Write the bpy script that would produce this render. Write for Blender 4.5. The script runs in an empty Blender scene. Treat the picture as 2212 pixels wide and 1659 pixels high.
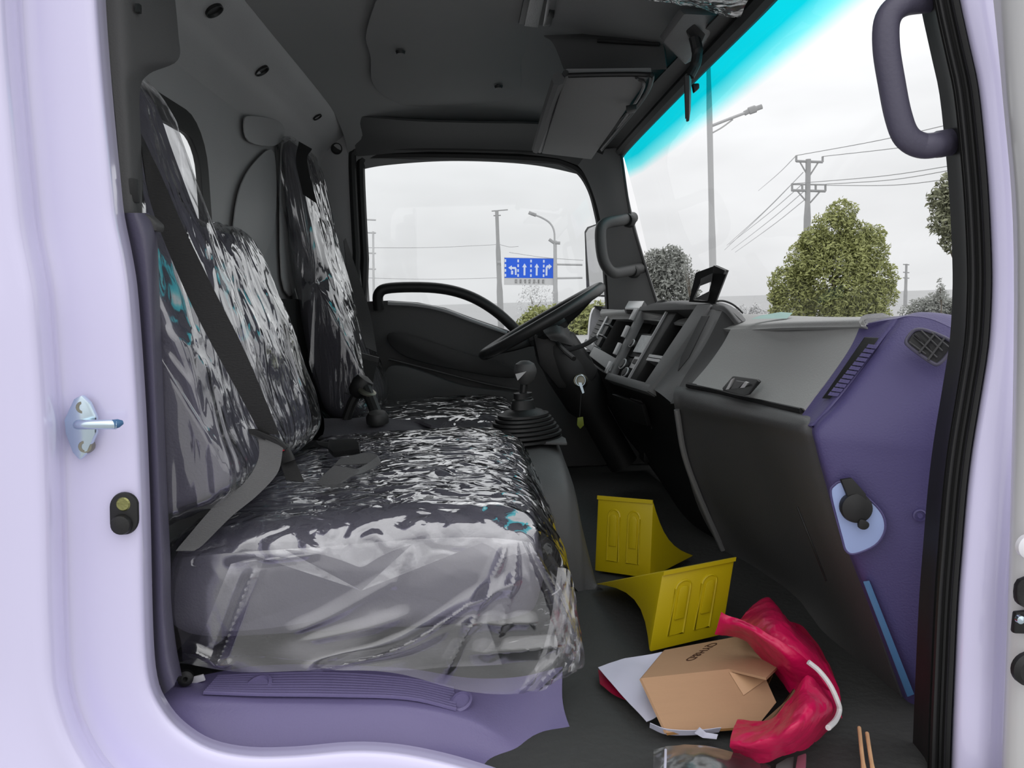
import bpy, bmesh, math, random
import numpy as np
from mathutils import Vector, Matrix, noise

# ------------------------------------------------------------------ camera, world, light
S = bpy.context.scene
COL = S.collection
CAM = Vector((0, 0, 1.6))
F_PX = 1660.0
yaw, pitch, roll = math.atan(46/1660), math.atan(.1084), .03
fwd = Vector((math.sin(yaw)*math.cos(pitch), math.cos(yaw)*math.cos(pitch), -math.sin(pitch)))
r0 = Vector((math.cos(yaw), -math.sin(yaw), 0)); u0 = r0.cross(fwd)
RT = r0*math.cos(roll) - u0*math.sin(roll); UP = u0*math.cos(roll) + r0*math.sin(roll)
cam = bpy.data.cameras.new('camera'); cam.sensor_width = 36; cam.lens = 36*F_PX/2212
cam.clip_start = .05; cam.clip_end = 2000
camo = bpy.data.objects.new('camera', cam); COL.objects.link(camo)
M = Matrix((RT, UP, -fwd)).transposed().to_4x4(); M.translation = CAM
camo.matrix_world = M; S.camera = camo
S.view_settings.view_transform = 'Standard'; S.view_settings.look = 'None'
S.view_settings.gamma = 1; S.view_settings.use_curve_mapping = False
S.view_settings.exposure = 0.0

W = bpy.data.worlds.new('overcast_sky'); S.world = W; W.use_nodes = True
nt = W.node_tree; N = nt.nodes; L = nt.links; N.clear()
out = N.new('ShaderNodeOutputWorld'); bg = N.new('ShaderNodeBackground')
tc = N.new('ShaderNodeTexCoord'); sx = N.new('ShaderNodeSeparateXYZ')
L.new(tc.outputs['Generated'], sx.inputs[0])
# CIE overcast luminance: brighter towards the zenith everywhere, soft cloud mottling
ram = N.new('ShaderNodeMapRange'); ram.inputs[1].default_value = 0; ram.inputs[2].default_value = 1
ram.inputs[3].default_value = .86; ram.inputs[4].default_value = 1.9
L.new(sx.outputs['Z'], ram.inputs[0])
mp = N.new('ShaderNodeMapping'); mp.inputs['Scale'].default_value = (1.5, 1.5, 5)
L.new(tc.outputs['Generated'], mp.inputs[0])
no = N.new('ShaderNodeTexNoise'); no.inputs['Scale'].default_value = 1.7; no.inputs['Detail'].default_value = 4
L.new(mp.outputs[0], no.inputs[0])
nr = N.new('ShaderNodeMapRange'); nr.inputs[1].default_value = .3; nr.inputs[2].default_value = .7
nr.inputs[3].default_value = .9; nr.inputs[4].default_value = 1.12
L.new(no.outputs[0], nr.inputs[0])
mu = N.new('ShaderNodeMath'); mu.operation = 'MULTIPLY'
L.new(ram.outputs[0], mu.inputs[0]); L.new(nr.outputs[0], mu.inputs[1])
L.new(mu.outputs[0], bg.inputs['Strength']); bg.inputs['Color'].default_value = (.985, .985, 1, 1)
L.new(bg.outputs[0], out.inputs[0])
sun = bpy.data.lights.new('overcast_sun', 'SUN'); sun.energy = .15; sun.angle = math.radians(60); sun.color = (.97, .96, 1)
suno = bpy.data.objects.new('overcast_sun', sun); COL.objects.link(suno)
suno.rotation_euler = Vector((-.35, .75, -.75)).to_track_quat('-Z', 'Y').to_euler()

# ------------------------------------------------------------------ helpers
def P(x, y, d):
    v = fwd + RT*((x-1106)/F_PX) - UP*((y-829.5)/F_PX)
    return CAM + v*(d/v.y)
def PX(x, y, X):
    v = fwd + RT*((x-1106)/F_PX) - UP*((y-829.5)/F_PX)
    return CAM + v*(X/v.x)
def PZ(x, y, Z):
    v = fwd + RT*((x-1106)/F_PX) - UP*((y-829.5)/F_PX)
    return CAM + v*((Z-CAM.z)/v.z)
def V(p): return p.copy() if isinstance(p, Vector) else P(*p)

def lin(c):
    c = c/255
    return c/12.92 if c <= .04045 else ((c+.055)/1.055)**2.4
def rgb(*c):
    if len(c) == 1: c = c*3
    return tuple(lin(k) for k in c) + (1,)

def mat(name, c, rough=.6, bump=0, scale=400, metal=0, spec=.5, coat=0, vary=0, vscale=3, stretch=None, bdist=.002, sheen=0):
    m = bpy.data.materials.new(name); m.use_nodes = True
    n = m.node_tree.nodes; l = m.node_tree.links; b = n['Principled BSDF']
    b.inputs['Base Color'].default_value = c; b.inputs['Roughness'].default_value = rough
    b.inputs['Metallic'].default_value = metal; b.inputs['Specular IOR Level'].default_value = spec
    b.inputs['Coat Weight'].default_value = coat; b.inputs['Coat Roughness'].default_value = .08
    t = n.new('ShaderNodeTexCoord'); mp = n.new('ShaderNodeMapping'); l.new(t.outputs['Object'], mp.inputs[0])
    if stretch: mp.inputs['Scale'].default_value = stretch
    if bump:
        k = n.new('ShaderNodeTexNoise'); k.inputs['Scale'].default_value = scale; k.inputs['Detail'].default_value = 3
        l.new(mp.outputs[0], k.inputs[0])
        q = n.new('ShaderNodeBump'); q.inputs['Strength'].default_value = bump; q.inputs['Distance'].default_value = bdist
        l.new(k.outputs[0], q.inputs['Height']); l.new(q.outputs[0], b.inputs['Normal'])
    if vary:
        k = n.new('ShaderNodeTexNoise'); k.inputs['Scale'].default_value = vscale; k.inputs['Detail'].default_value = 5
        l.new(mp.outputs[0], k.inputs[0])
        x = n.new('ShaderNodeMix'); x.data_type = 'RGBA'
        x.inputs[6].default_value = tuple(v*(1-vary) for v in c[:3])+(1,)
        x.inputs[7].default_value = tuple(min(1, v*(1+vary)) for v in c[:3])+(1,)
        l.new(k.outputs[0], x.inputs[0]); l.new(x.outputs[2], b.inputs['Base Color'])
    return m

def film(name, alpha=.5, white=.12, wcol=(.8, .8, .84, 1), scale=(14, 14, 14), strength=.9, rough=.12, dist=.02, gloss=.16, fine=3.2, angle=(0, 0, 0)):
    """clear crumpled plastic film: transparent + a little milky diffuse + sharp wrinkled gloss"""
    m = bpy.data.materials.new(name); m.use_nodes = True
    n = m.node_tree.nodes; l = m.node_tree.links; n.clear()
    o = n.new('ShaderNodeOutputMaterial'); tr = n.new('ShaderNodeBsdfTransparent'); tr.inputs[0].default_value = (.97, .97, .98, 1)
    gl = n.new('ShaderNodeBsdfGlossy'); gl.inputs['Roughness'].default_value = rough; gl.inputs[0].default_value = (1, 1, 1, 1)
    df = n.new('ShaderNodeBsdfDiffuse'); df.inputs[0].default_value = wcol
    t = n.new('ShaderNodeTexCoord'); mp = n.new('ShaderNodeMapping'); mp.inputs['Scale'].default_value = scale
    mp.inputs['Rotation'].default_value = angle
    l.new(t.outputs['Object'], mp.inputs[0])
    k = n.new('ShaderNodeTexNoise'); k.noise_type = 'RIDGED_MULTIFRACTAL'; k.inputs['Scale'].default_value = 1
    k.inputs['Detail'].default_value = 6; k.inputs['Distortion'].default_value = .9; k.normalize = True
    l.new(mp.outputs[0], k.inputs[0])
    vo = n.new('ShaderNodeTexVoronoi'); vo.feature = 'DISTANCE_TO_EDGE'; vo.inputs['Scale'].default_value = fine
    l.new(mp.outputs[0], vo.inputs[0])
    ad = n.new('ShaderNodeMath'); ad.operation = 'MULTIPLY_ADD'; l.new(vo.outputs[0], ad.inputs[0]); ad.inputs[1].default_value = .12
    l.new(k.outputs[0], ad.inputs[2])
    b = n.new('ShaderNodeBump'); b.inputs['Strength'].default_value = strength; b.inputs['Distance'].default_value = dist
    l.new(ad.outputs[0], b.inputs['Height']); l.new(b.outputs[0], gl.inputs['Normal'])
    lw = n.new('ShaderNodeLayerWeight'); lw.inputs['Blend'].default_value = .5; l.new(b.outputs[0], lw.inputs['Normal'])
    fr = n.new('ShaderNodeMath'); fr.operation = 'POWER'; l.new(lw.outputs['Facing'], fr.inputs[0]); fr.inputs[1].default_value = 3.5
    fa = n.new('ShaderNodeMath'); fa.operation = 'MULTIPLY_ADD'; fa.inputs[1].default_value = .9; fa.inputs[2].default_value = gloss
    fa.use_clamp = True; l.new(fr.outputs[0], fa.inputs[0])
    wm = n.new('ShaderNodeMath'); wm.operation = 'MULTIPLY'; l.new(k.outputs[0], wm.inputs[0]); wm.inputs[1].default_value = white*2
    m1 = n.new('ShaderNodeMixShader'); l.new(wm.outputs[0], m1.inputs[0]); l.new(tr.outputs[0], m1.inputs[1]); l.new(df.outputs[0], m1.inputs[2])
    m2 = n.new('ShaderNodeMixShader'); l.new(fa.outputs[0], m2.inputs[0]); l.new(m1.outputs[0], m2.inputs[1]); l.new(gl.outputs[0], m2.inputs[2])
    l.new(m2.outputs[0], o.inputs[0])
    return m

WP = {}
def link(name, me, m=None, parent=None, origin=None, smooth=True):
    if m is not None and not me.materials: me.materials.append(m)
    nv = len(me.vertices)
    co = np.empty(nv*3, np.float32); me.vertices.foreach_get('co', co); co = co.reshape(-1, 3)
    if origin is None:
        origin = Vector(((co[:, 0].min()+co[:, 0].max())/2, (co[:, 1].min()+co[:, 1].max())/2, co[:, 2].min()))
    co -= np.array(origin, np.float32); me.vertices.foreach_set('co', co.ravel())
    if smooth:
        me.polygons.foreach_set('use_smooth', [True]*len(me.polygons))
    me.update()
    o = bpy.data.objects.new(name, me); COL.objects.link(o)
    if parent is not None:
        o.parent = parent; o.location = origin - WP[parent.name]
    else: o.location = origin
    WP[o.name] = Vector(origin)
    return o
def empty(name, loc):
    o = bpy.data.objects.new(name, None); COL.objects.link(o); o.location = loc; o.empty_display_size = .05
    WP[o.name] = Vector(loc); return o
def tag(o, label, cat, group=None, kind=None):
    o['label'] = label; o['category'] = cat
    if group: o['group'] = group
    if kind: o['kind'] = kind
    return o
def struct(o): o['kind'] = 'structure'; return o
def pydata(vs, fs):
    me = bpy.data.meshes.new('mesh'); me.from_pydata([tuple(v) for v in vs], [], fs); me.update(); return me
def sharp(o, ang=35):
    me = o.data; bm = bmesh.new(); bm.from_mesh(me)
    for e in bm.edges:
        if len(e.link_faces) == 2 and e.calc_face_angle(0) > math.radians(ang): e.smooth = False
    bm.to_mesh(me); bm.free(); return o

def cr(p0, p1, p2, p3, t):
    return .5*((2*p1)+(-p0+p2)*t+(2*p0-5*p1+4*p2-p3)*t*t+(-p0+3*p1-3*p2+p3)*t**3)
def spline(pts, n, closed=False):
    """n samples per segment"""
    pts = [V(p) if len(p) == 3 else p for p in pts]
    r = []; k = len(pts)
    segs = k if closed else k-1
    for i in range(segs):
        g = lambda j: pts[j % k] if closed else (pts[j] if 0 <= j < k else (2*pts[0]-pts[1] if j < 0 else 2*pts[-1]-pts[-2]))
        for s in range(n): r.append(cr(g(i-1), g(i), g(i+1), g(i+2), s/n))
    if not closed: r.append(pts[-1].copy())
    return r
def grid_mesh(rows, closed_u=False):
    nr, nc = len(rows), len(rows[0]); vs = [v for r in rows for v in r]; fs = []
    for i in range(nr-1):
        for j in range(nc if closed_u else nc-1):
            a = i*nc+j; b = i*nc+(j+1) % nc
            fs.append((a, b, b+nc, a+nc))
    return vs, fs
def patch(name, rows, m, parent=None, thick=.004, nu=6, nv=6, disp=None, hard=None, side=None):
    """smooth surface through rows of points; given thickness away from the viewer"""
    R = [spline(r, nu) for r in rows]
    cols = [spline([R[i][j] for i in range(len(R))], nv) for j in range(len(R[0]))]
    G = [[cols[j][i] for j in range(len(cols))] for i in range(len(cols[0]))]
    if disp: G = [[disp(v, i/(len(G)-1), j/(len(G[0])-1)) for j, v in enumerate(r)] for i, r in enumerate(G)]
    vs, fs = grid_mesh(G)
    if thick:
        nr, nc = len(G), len(G[0])
        nn = []
        for i in range(nr):
            for j in range(nc):
                a = G[min(i+1, nr-1)][j]-G[max(i-1, 0)][j]; b = G[i][min(j+1, nc-1)]-G[i][max(j-1, 0)]
                n = a.cross(b)
                n = n.normalized() if n.length > 1e-9 else Vector((0, 1, 0))
                v = G[i][j]
                nn.append(n)
        mid = G[nr//2][nc//2]; flip = 1 if nn[(nr//2)*nc+nc//2].dot(mid-CAM) > 0 else -1
        if side: flip = 1 if nn[(nr//2)*nc+nc//2].dot(Vector(side)) > 0 else -1
        k = len(vs); vs = vs+[vs[i]+nn[i]*thick*flip for i in range(k)]
        fs = fs+[tuple(x+k for x in reversed(f)) for f in fs]
        edge = [j for j in range(nc)]+[i*nc+nc-1 for i in range(1, nr)]+[(nr-1)*nc+j for j in range(nc-2, -1, -1)]+[i*nc for i in range(nr-2, 0, -1)]
        for a, b in zip(edge, edge[1:]+edge[:1]): fs.append((b, a, a+k, b+k))
    me = pydata(vs, fs); bm = bmesh.new(); bm.from_mesh(me); bmesh.ops.recalc_face_normals(bm, faces=bm.faces); bm.to_mesh(me); bm.free()
    return sharp(link(name, me, m, parent), 50)
def bevel_mesh(bm, r, seg=2):
    if r: bmesh.ops.bevel(bm, geom=list(bm.edges), offset=r, segments=seg, affect='EDGES', profile=.6, clamp_overlap=True)
def prism_bm(pts, off, r=0, seg=2):
    bm = bmesh.new(); pts = [V(p) for p in pts]; off = Vector(off)
    a = [bm.verts.new(p) for p in pts]; b = [bm.verts.new(p+off) for p in pts]
    bm.faces.new(a); bm.faces.new(list(reversed(b))); n = len(a)
    for i in range(n): bm.faces.new((a[i], b[i], b[(i+1) % n], a[(i+1) % n]))
    bmesh.ops.recalc_face_normals(bm, faces=bm.faces)
    if r:
        es = [e for e in bm.edges if len(e.link_faces) == 2 and e.calc_face_angle(0) > .35]
        bmesh.ops.bevel(bm, geom=es, offset=r, segments=seg, affect='EDGES', profile=.6, clamp_overlap=True)
    return bm
def from_bm(name, bm, m, parent=None):
    bmesh.ops.recalc_face_normals(bm, faces=bm.faces)
    me = bpy.data.meshes.new('mesh'); bm.to_mesh(me); bm.free()
    return sharp(link(name, me, m, parent))
def prism(name, pts, off, m, parent=None, r=0, seg=2): return from_bm(name, prism_bm(pts, off, r, seg), m, parent)
def hexa(name, c8, m, parent=None, r=0):
    """c8: four corners of one face, four of the opposite"""
    bm = bmesh.new(); v = [bm.verts.new(V(p)) for p in c8]
    for f in ((0, 1, 2, 3), (7, 6, 5, 4), (0, 4, 5, 1), (1, 5, 6, 2), (2, 6, 7, 3), (3, 7, 4, 0)): bm.faces.new([v[i] for i in f])
    bevel_mesh(bm, r); return from_bm(name, bm, m, parent)
def box(name, lo, hi, m, parent=None, r=0):
    x0, y0, z0 = lo; x1, y1, z1 = hi
    c = [Vector(p) for p in ((x0, y0, z0), (x1, y0, z0), (x1, y1, z0), (x0, y1, z0), (x0, y0, z1), (x1, y0, z1), (x1, y1, z1), (x0, y1, z1))]
    return hexa(name, c, m, parent, r)
def frames(path, closed=False):
    n = len(path); T = []
    for i in range(n):
        a = path[(i-1) % n] if closed or i > 0 else path[0]; b = path[(i+1) % n] if closed or i < n-1 else path[-1]
        T.append((b-a).normalized())
    up = Vector((0, 0, 1)) if abs(T[0].z) < .9 else Vector((1, 0, 0))
    Nn = []; nrm = (up-T[0]*up.dot(T[0])).normalized()
    for t in T:
        nrm = (nrm-t*nrm.dot(t)); nrm = nrm.normalized() if nrm.length > 1e-6 else Vector((1, 0, 0)); Nn.append(nrm.copy())
    return T, Nn
def tube_data(path, r, seg=10, closed=False, flat=1.0):
    T, Nn = frames(path, closed); rows = []
    for i, p in enumerate(path):
        b = T[i].cross(Nn[i]); rr = r[i] if isinstance(r, (list, tuple)) else r
        rows.append([p+Nn[i]*math.cos(a)*rr+b*math.sin(a)*rr*flat for a in [2*math.pi*k/seg for k in range(seg)]])
    if closed: rows.append(rows[0])
    vs, fs = grid_mesh(rows, True)
    if not closed:
        n = len(rows)
        fs.append(tuple(range(seg))); fs.append(tuple((n-1)*seg+k for k in reversed(range(seg))))
    return vs, fs
def tube(name, pts, r, m, parent=None, seg=10, closed=False, n=6, flat=1.0, smooth=True):
    path = spline(pts, n, closed) if smooth else [V(p) for p in pts]
    vs, fs = tube_data(path, r, seg, closed, flat)
    me = pydata(vs, fs); bm = bmesh.new(); bm.from_mesh(me)
    if closed: bmesh.ops.remove_doubles(bm, verts=bm.verts, dist=1e-6)
    return from_bm(name, bm, m, parent)
def lathe(name, base, axis, prof, m, parent=None, seg=28, sx=1.0):
    """prof: (radius, height along axis)"""
    ax = Vector(axis).normalized(); u = ax.orthogonal().normalized(); w = ax.cross(u)
    rows = [[base+ax*h+u*r*math.cos(a)+w*r*sx*math.sin(a) for a in [2*math.pi*k/seg for k in range(seg)]] for r, h in prof]
    vs, fs = grid_mesh(rows, True); n = len(rows)
    fs.append(tuple(reversed(range(seg)))); fs.append(tuple((n-1)*seg+k for k in range(seg)))
    me = pydata(vs, fs); bm = bmesh.new(); bm.from_mesh(me); bmesh.ops.remove_doubles(bm, verts=bm.verts, dist=1e-6)
    return from_bm(name, bm, m, parent)
def ribbon(name, left, right, m, parent=None, t=.0015, n=8):
    Lp, Rp = spline(left, n), spline(right, n)
    rows = []
    for a, b in zip(Lp, Rp): rows.append([a.lerp(b, k/4) for k in range(5)])
    vs, fs = grid_mesh(rows); nr, nc = len(rows), 5; k = len(vs); nn = []
    for i in range(nr):
        for j in range(nc):
            a = rows[min(i+1, nr-1)][j]-rows[max(i-1, 0)][j]; b = rows[i][4]-rows[i][0]
            nn.append(a.cross(b).normalized())
    vs = vs+[vs[i]+nn[i]*t for i in range(k)]
    fs = fs+[tuple(x+k for x in reversed(f)) for f in fs]
    edge = list(range(nc))+[i*nc+nc-1 for i in range(1, nr)]+[(nr-1)*nc+j for j in range(nc-2, -1, -1)]+[i*nc for i in range(nr-2, 0, -1)]
    for a, b in zip(edge, edge[1:]+edge[:1]): fs.append((b, a, a+k, b+k))
    me = pydata(vs, fs); bm = bmesh.new(); bm.from_mesh(me)
    return from_bm(name, bm, m, parent)
def plate(name, outer, holes, depth, m, parent=None, xf=None, bev=0):
    """2-D outline with holes, extruded by depth; xf maps (u, v, w) to the world"""
    cu = bpy.data.curves.new('plate', 'CURVE'); cu.dimensions = '2D'; cu.fill_mode = 'BOTH'; cu.extrude = depth/2; cu.bevel_depth = bev
    for lp in [outer]+holes:
        s = cu.splines.new('POLY'); s.points.add(len(lp)-1)
        for q, p in zip(s.points, lp): q.co = (p[0], p[1], 0, 1)
        s.use_cyclic_u = True
    o = bpy.data.objects.new('tmp', cu); COL.objects.link(o)
    dg = bpy.context.evaluated_depsgraph_get(); me = bpy.data.meshes.new_from_object(o.evaluated_get(dg))
    bpy.data.objects.remove(o); bpy.data.curves.remove(cu)
    for v in me.vertices: v.co = xf(v.co.x, v.co.y, v.co.z)
    bm = bmesh.new(); bm.from_mesh(me); me.materials.clear()
    return from_bm(name, bm, m, parent)
def text_mesh(body, size):
    cu = bpy.data.curves.new('txt', 'FONT'); cu.body = body; cu.size = size; cu.align_x = 'CENTER'; cu.align_y = 'CENTER'; cu.extrude = size*.004
    o = bpy.data.objects.new('tmp', cu); COL.objects.link(o)
    dg = bpy.context.evaluated_depsgraph_get(); me = bpy.data.meshes.new_from_object(o.evaluated_get(dg))
    bpy.data.objects.remove(o); bpy.data.curves.remove(cu); return me
def rrect(x0, x1, y0, y1, r, n=6):
    p = []
    for cx, cy, a0 in ((x1-r, y1-r, 0), (x0+r, y1-r, 90), (x0+r, y0+r, 180), (x1-r, y0+r, 270)):
        for k in range(n+1):
            a = math.radians(a0+90*k/n); p.append((cx+r*math.cos(a), cy+r*math.sin(a)))
    return p
def ridged(p, s):
    v = Vector((p.x*s[0], p.y*s[1], p.z*s[2])); return 1-2*abs(noise.noise(v))
def crumple(p, s=(9, 9, 9), amp=.006):
    q = p+Vector((noise.noise(p*7), noise.noise(p*7+Vector((5, 5, 5))), noise.noise(p*7+Vector((9, 1, 4)))))*.05
    return amp*(ridged(q, s)*.6+ridged(q, tuple(k*2.3 for k in s))*.3+ridged(q, tuple(k*5 for k in s))*.12)
def pillow(name, prof, y0, y1, r, m, parent=None, n=7, ny=16, shift=None, disp=None, endround=1.0):
    """closed XZ profile carried from y0 to y1 with rounded ends"""
    pr = spline([Vector((a, 0, b)) for a, b in prof], n, True)
    c = sum(pr, Vector())/len(pr); rows = []
    for j in range(ny+1):
        t = .5-.5*math.cos(math.pi*j/ny); t = (t*.75+(j/ny)*.25)
        y = y0+(y1-y0)*t; d = min(y-y0, y1-y); k = 0
        if d < r: k = r-math.sqrt(max(0, r*r-(r-d)**2))
        row = []
        for p in pr:
            v = c-p; q = p+v.normalized()*min(k*endround, v.length*.85)
            q = Vector((q.x, y, q.z))
            if shift: q = q+shift(t)
            row.append(q)
        rows.append(row)
    vs, fs = grid_mesh(rows, True); k = len(pr)
    for base, rev in ((0, False), ((len(rows)-1)*k, True)):
        ce = len(vs); vs.append(sum(rows[0 if not rev else -1], Vector())/k)
        for j in range(k): f = (base+j, base+(j+1) % k, ce); fs.append(f if rev else tuple(reversed(f)))
    me = pydata(vs, fs); bm = bmesh.new(); bm.from_mesh(me); bmesh.ops.recalc_face_normals(bm, faces=bm.faces)
    if disp:
        bm.normal_update()
        new = [disp(v.co.copy(), v.normal.copy()) for v in bm.verts]
        for v, q in zip(bm.verts, new): v.co = q
    return from_bm(name, bm, m, parent)

# ------------------------------------------------------------------ materials
WHITE = mat('white_paint_sky_tint', (.69, .655, .88, 1), .2, coat=1, bump=.02, scale=6, bdist=.01)  # white body paint with the sky's lavender reflection mixed into its colour
WHITE2 = mat('white_paint', (.8, .79, .83, 1), .3, coat=.4)
RUB = mat('black_rubber', rgb(26), .55, bump=.1, scale=60)
BLK = mat('black_plastic', rgb(24), .5, bump=.15, scale=500)
DEEP = mat('dark_carpet', rgb(20), .95, bump=.4, scale=150)
GREY = mat('grey_plastic', rgb(70), .5, bump=.25, scale=450)
MID = mat('mid_grey_plastic', rgb(118), .5, bump=.25, scale=450)
PAD = mat('textured_lid_plastic', rgb(158, 158, 156), .5, bump=.35, scale=330)
LOWER = mat('charcoal_plastic', rgb(80), .55, bump=.25, scale=420)
PURP = mat('grey_plastic_light_tint', rgb(80, 73, 118), .5, bump=.3, scale=420)  # violet cast of the doorway light put into the grey plastic colour
PURPD = mat('pillar_plastic_light_tint', rgb(84, 81, 98), .5, bump=.2, scale=300)  # pillar and handle grey, tinted violet where the light strikes
SILL = mat('step_plastic_light_tint', rgb(110, 102, 142), .5, bump=.25, scale=380)  # step grey with the same violet light painted into it
HEAD = mat('charcoal_headliner', rgb(132), .92, bump=.3, scale=700, vary=.08)
HEAD2 = mat('moulded_roof_trim', rgb(76), .7, bump=.2, scale=500)
COVE = mat('grey_rear_trim', rgb(158), .55, bump=.2, scale=300, vary=.1, vscale=5)
FLOOR = mat('rubber_floor_mat', rgb(58, 59, 58), .75, bump=.4, scale=90, vary=.25, vscale=6, bdist=.004)
FABRIC = mat('grey_seat_fabric', rgb(98, 96, 108), .9, bump=.5, scale=300)
FABD = mat('dark_seat_fabric', rgb(70, 68, 74), .9, bump=.5, scale=300)
WEB = mat('black_webbing', rgb(34), .75, bump=.6, scale=220, stretch=(1, 1, 6))
WEBG = mat('grey_webbing', rgb(96), .6, bump=.6, scale=300, stretch=(1, 1, 6))
CHROME = mat('bright_zinc', rgb(205, 222, 232), .22, metal=1, bump=.05, scale=30)
STEEL = mat('dull_steel', rgb(150, 148, 135), .45, metal=1, bump=.2, scale=80)
SILV = mat('silver_trim', rgb(178), .35, metal=.3)
RED = mat('red_button', rgb(180, 20, 50), .4)
YEL = mat('yellow_plastic', rgb(190, 168, 8), .42, bump=.06, scale=120, vary=.05)
CARD = mat('brown_cardboard', rgb(172, 136, 104), .85, bump=.15, scale=120, vary=.06, vscale=12, stretch=(1, 1, 14))
CARDIN = mat('cardboard_inner', rgb(150, 108, 60), .9, bump=.2, scale=90)
PINK = mat('magenta_bag_plastic', rgb(196, 14, 76), .34, bump=.6, scale=38, bdist=.006, vary=.2, vscale=8)
MAG = mat('dark_magenta_plastic', rgb(140, 10, 48), .4, bump=.3, scale=30, bdist=.006)
PAPER = mat('white_paper', rgb(205, 205, 222), .7, bump=.1, scale=30)
INK = mat('brown_ink', rgb(66, 30, 8), .8)
WOOD = mat('bamboo', rgb(216, 172, 130), .6, vary=.25, vscale=60)
BLUEP = mat('pale_blue_plate', rgb(160, 178, 222), .4)
BLUES = mat('steel_blue_strip', rgb(70, 110, 150), .45, bump=.3, scale=40)
MIRR = mat('mirror_glass', rgb(190), .03, metal=1)
CABF = film('seat_film_crinkled', white=.05, scale=(20, 32, 24), strength=1, dist=.011, gloss=.22, rough=.06, fine=1.4)
BACKF = film('seat_film_streaky', white=.04, scale=(34, 26, 2.8), strength=1, dist=.010, gloss=.14, rough=.07, fine=1.1, angle=(.25, .35, 0))
DRAPE = film('seat_film_milky', white=.33, wcol=(.46, .45, .48, 1), scale=(6, 6, 14), strength=.7, dist=.004, gloss=.15, rough=.14, fine=1.2)
BAGF = film('zip_bag_film', white=.22, scale=(14, 14, 14), strength=.8, dist=.01, gloss=.10, rough=.2, fine=1.6)

def glass(name, band=False, tint=(.93, .94, .94, 1)):
    m = bpy.data.materials.new(name); m.use_nodes = True; n = m.node_tree.nodes; l = m.node_tree.links; n.clear()
    o = n.new('ShaderNodeOutputMaterial'); tr = n.new('ShaderNodeBsdfTransparent'); tr.inputs[0].default_value = tint
    gl = n.new('ShaderNodeBsdfGlossy'); gl.inputs['Roughness'].default_value = .01
    lw = n.new('ShaderNodeLayerWeight'); lw.inputs['Blend'].default_value = .5
    pw = n.new('ShaderNodeMath'); pw.operation = 'POWER'; l.new(lw.outputs['Facing'], pw.inputs[0]); pw.inputs[1].default_value = 5
    pm = n.new('ShaderNodeMath'); pm.operation = 'MULTIPLY_ADD'; l.new(pw.outputs[0], pm.inputs[0]); pm.inputs[1].default_value = .35; pm.inputs[2].default_value = .03
    mx = n.new('ShaderNodeMixShader'); l.new(pm.outputs[0], mx.inputs[0]); l.new(tr.outputs[0], mx.inputs[1]); l.new(gl.outputs[0], mx.inputs[2])
    l.new(mx.outputs[0], o.inputs[0])
    if band:
        t = n.new('ShaderNodeTexCoord'); s = n.new('ShaderNodeSeparateXYZ'); l.new(t.outputs['Object'], s.inputs[0])
        r = n.new('ShaderNodeValToRGB'); l.new(s.outputs['Z'], r.inputs[0])
        r.color_ramp.elements[0].position = .355; r.color_ramp.elements[0].color = tint
        r.color_ramp.elements[1].position = .41; r.color_ramp.elements[1].color = (.003, .60, .70, 1)
        e = r.color_ramp.elements.new(.38); e.color = (.2, .82, .86, 1)
        l.new(r.outputs[0], tr.inputs[0])
    return m
GLASS = glass('clear_glass')
WSG = glass('windscreen_glass_with_blue_band', True)

# ------------------------------------------------------------------ the cab shell (structure)
ZC = 1.6
# floor
struct(patch('floor', [[Vector((-.55, y, 1.075)), Vector((0, y, 1.075)), Vector((.45, y, 1.075)), Vector((.80, y, 1.09))] for y in (.80, 1.2, 1.8, 2.42)],
             FLOOR, None, .02, 10, 10, disp=lambda v, a, b: v+Vector((0, 0, .004*noise.noise(v*9))), side=(0, 0, -1)))
struct(box('trim_16', (.12, .70, 1.05), (.80, .802, 1.0755), FLOOR))
struct(box('wall_front', (.80, .84, .95), (.84, 2.44, 1.47), DEEP))
# roof lining
zc = ZC+.545
rows = []
for y in (.80, 1.1, 1.6, 2.1, 2.26, 2.36, 2.41):
    z = zc-(0 if y < 2.2 else (.02 if y < 2.3 else (.06 if y < 2.4 else .13)))
    rows.append([Vector((-.405, y, z-.012)), Vector((-.3, y, z+.006)), Vector((-.1, y, z+.014)), Vector((.12, y, z)), Vector((.27, y, z-.03)), Vector((.405, y, z-.075))])
ceiling = struct(patch('ceiling', rows, HEAD, None, .02, 8, 5, side=(0, 0, 1)))
# moulded pad of the same material in the lining
pad = [(792, 60), (800, 120), (806, 180), (850, 215), (920, 240), (1040, 245), (1110, 225), (1125, 180), (1128, 120), (1165, 50), (1150, -60), (870, -60)]
pz = [PZ(x, y, zc+.006) for x, y in pad]
patch_c = sum(pz, Vector())/len(pz)
ps = spline(pz, 4, True)
prism('headliner_pad', ps, Vector((0, 0, -.004)), HEAD, ceiling, r=.003)
for x, y in ((865, 109), (1077, 184)):
    p = PZ(x, y, zc); lathe('lining_clip', p-Vector((0, 0, .002)), (0, 0, -1), [(.0001, .006), (.009, .006), (.011, 0)], BLK, ceiling, 14)
# roof skin
roof = struct(patch('roof', [[Vector((-.56, y, ZC+.58)), Vector((-.2, y, ZC+.62)), Vector((.15, y, ZC+.62)), Vector((.46, y, ZC+.53))] for y in (.79, 1.5, 2.46)], WHITE2, None, .01, 6, 6, side=(0, 0, 1)))
struct(box('trim_15', (-.56, .75, ZC+.50), (.46, .80, ZC+.60), WHITE2, r=.01))
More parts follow.
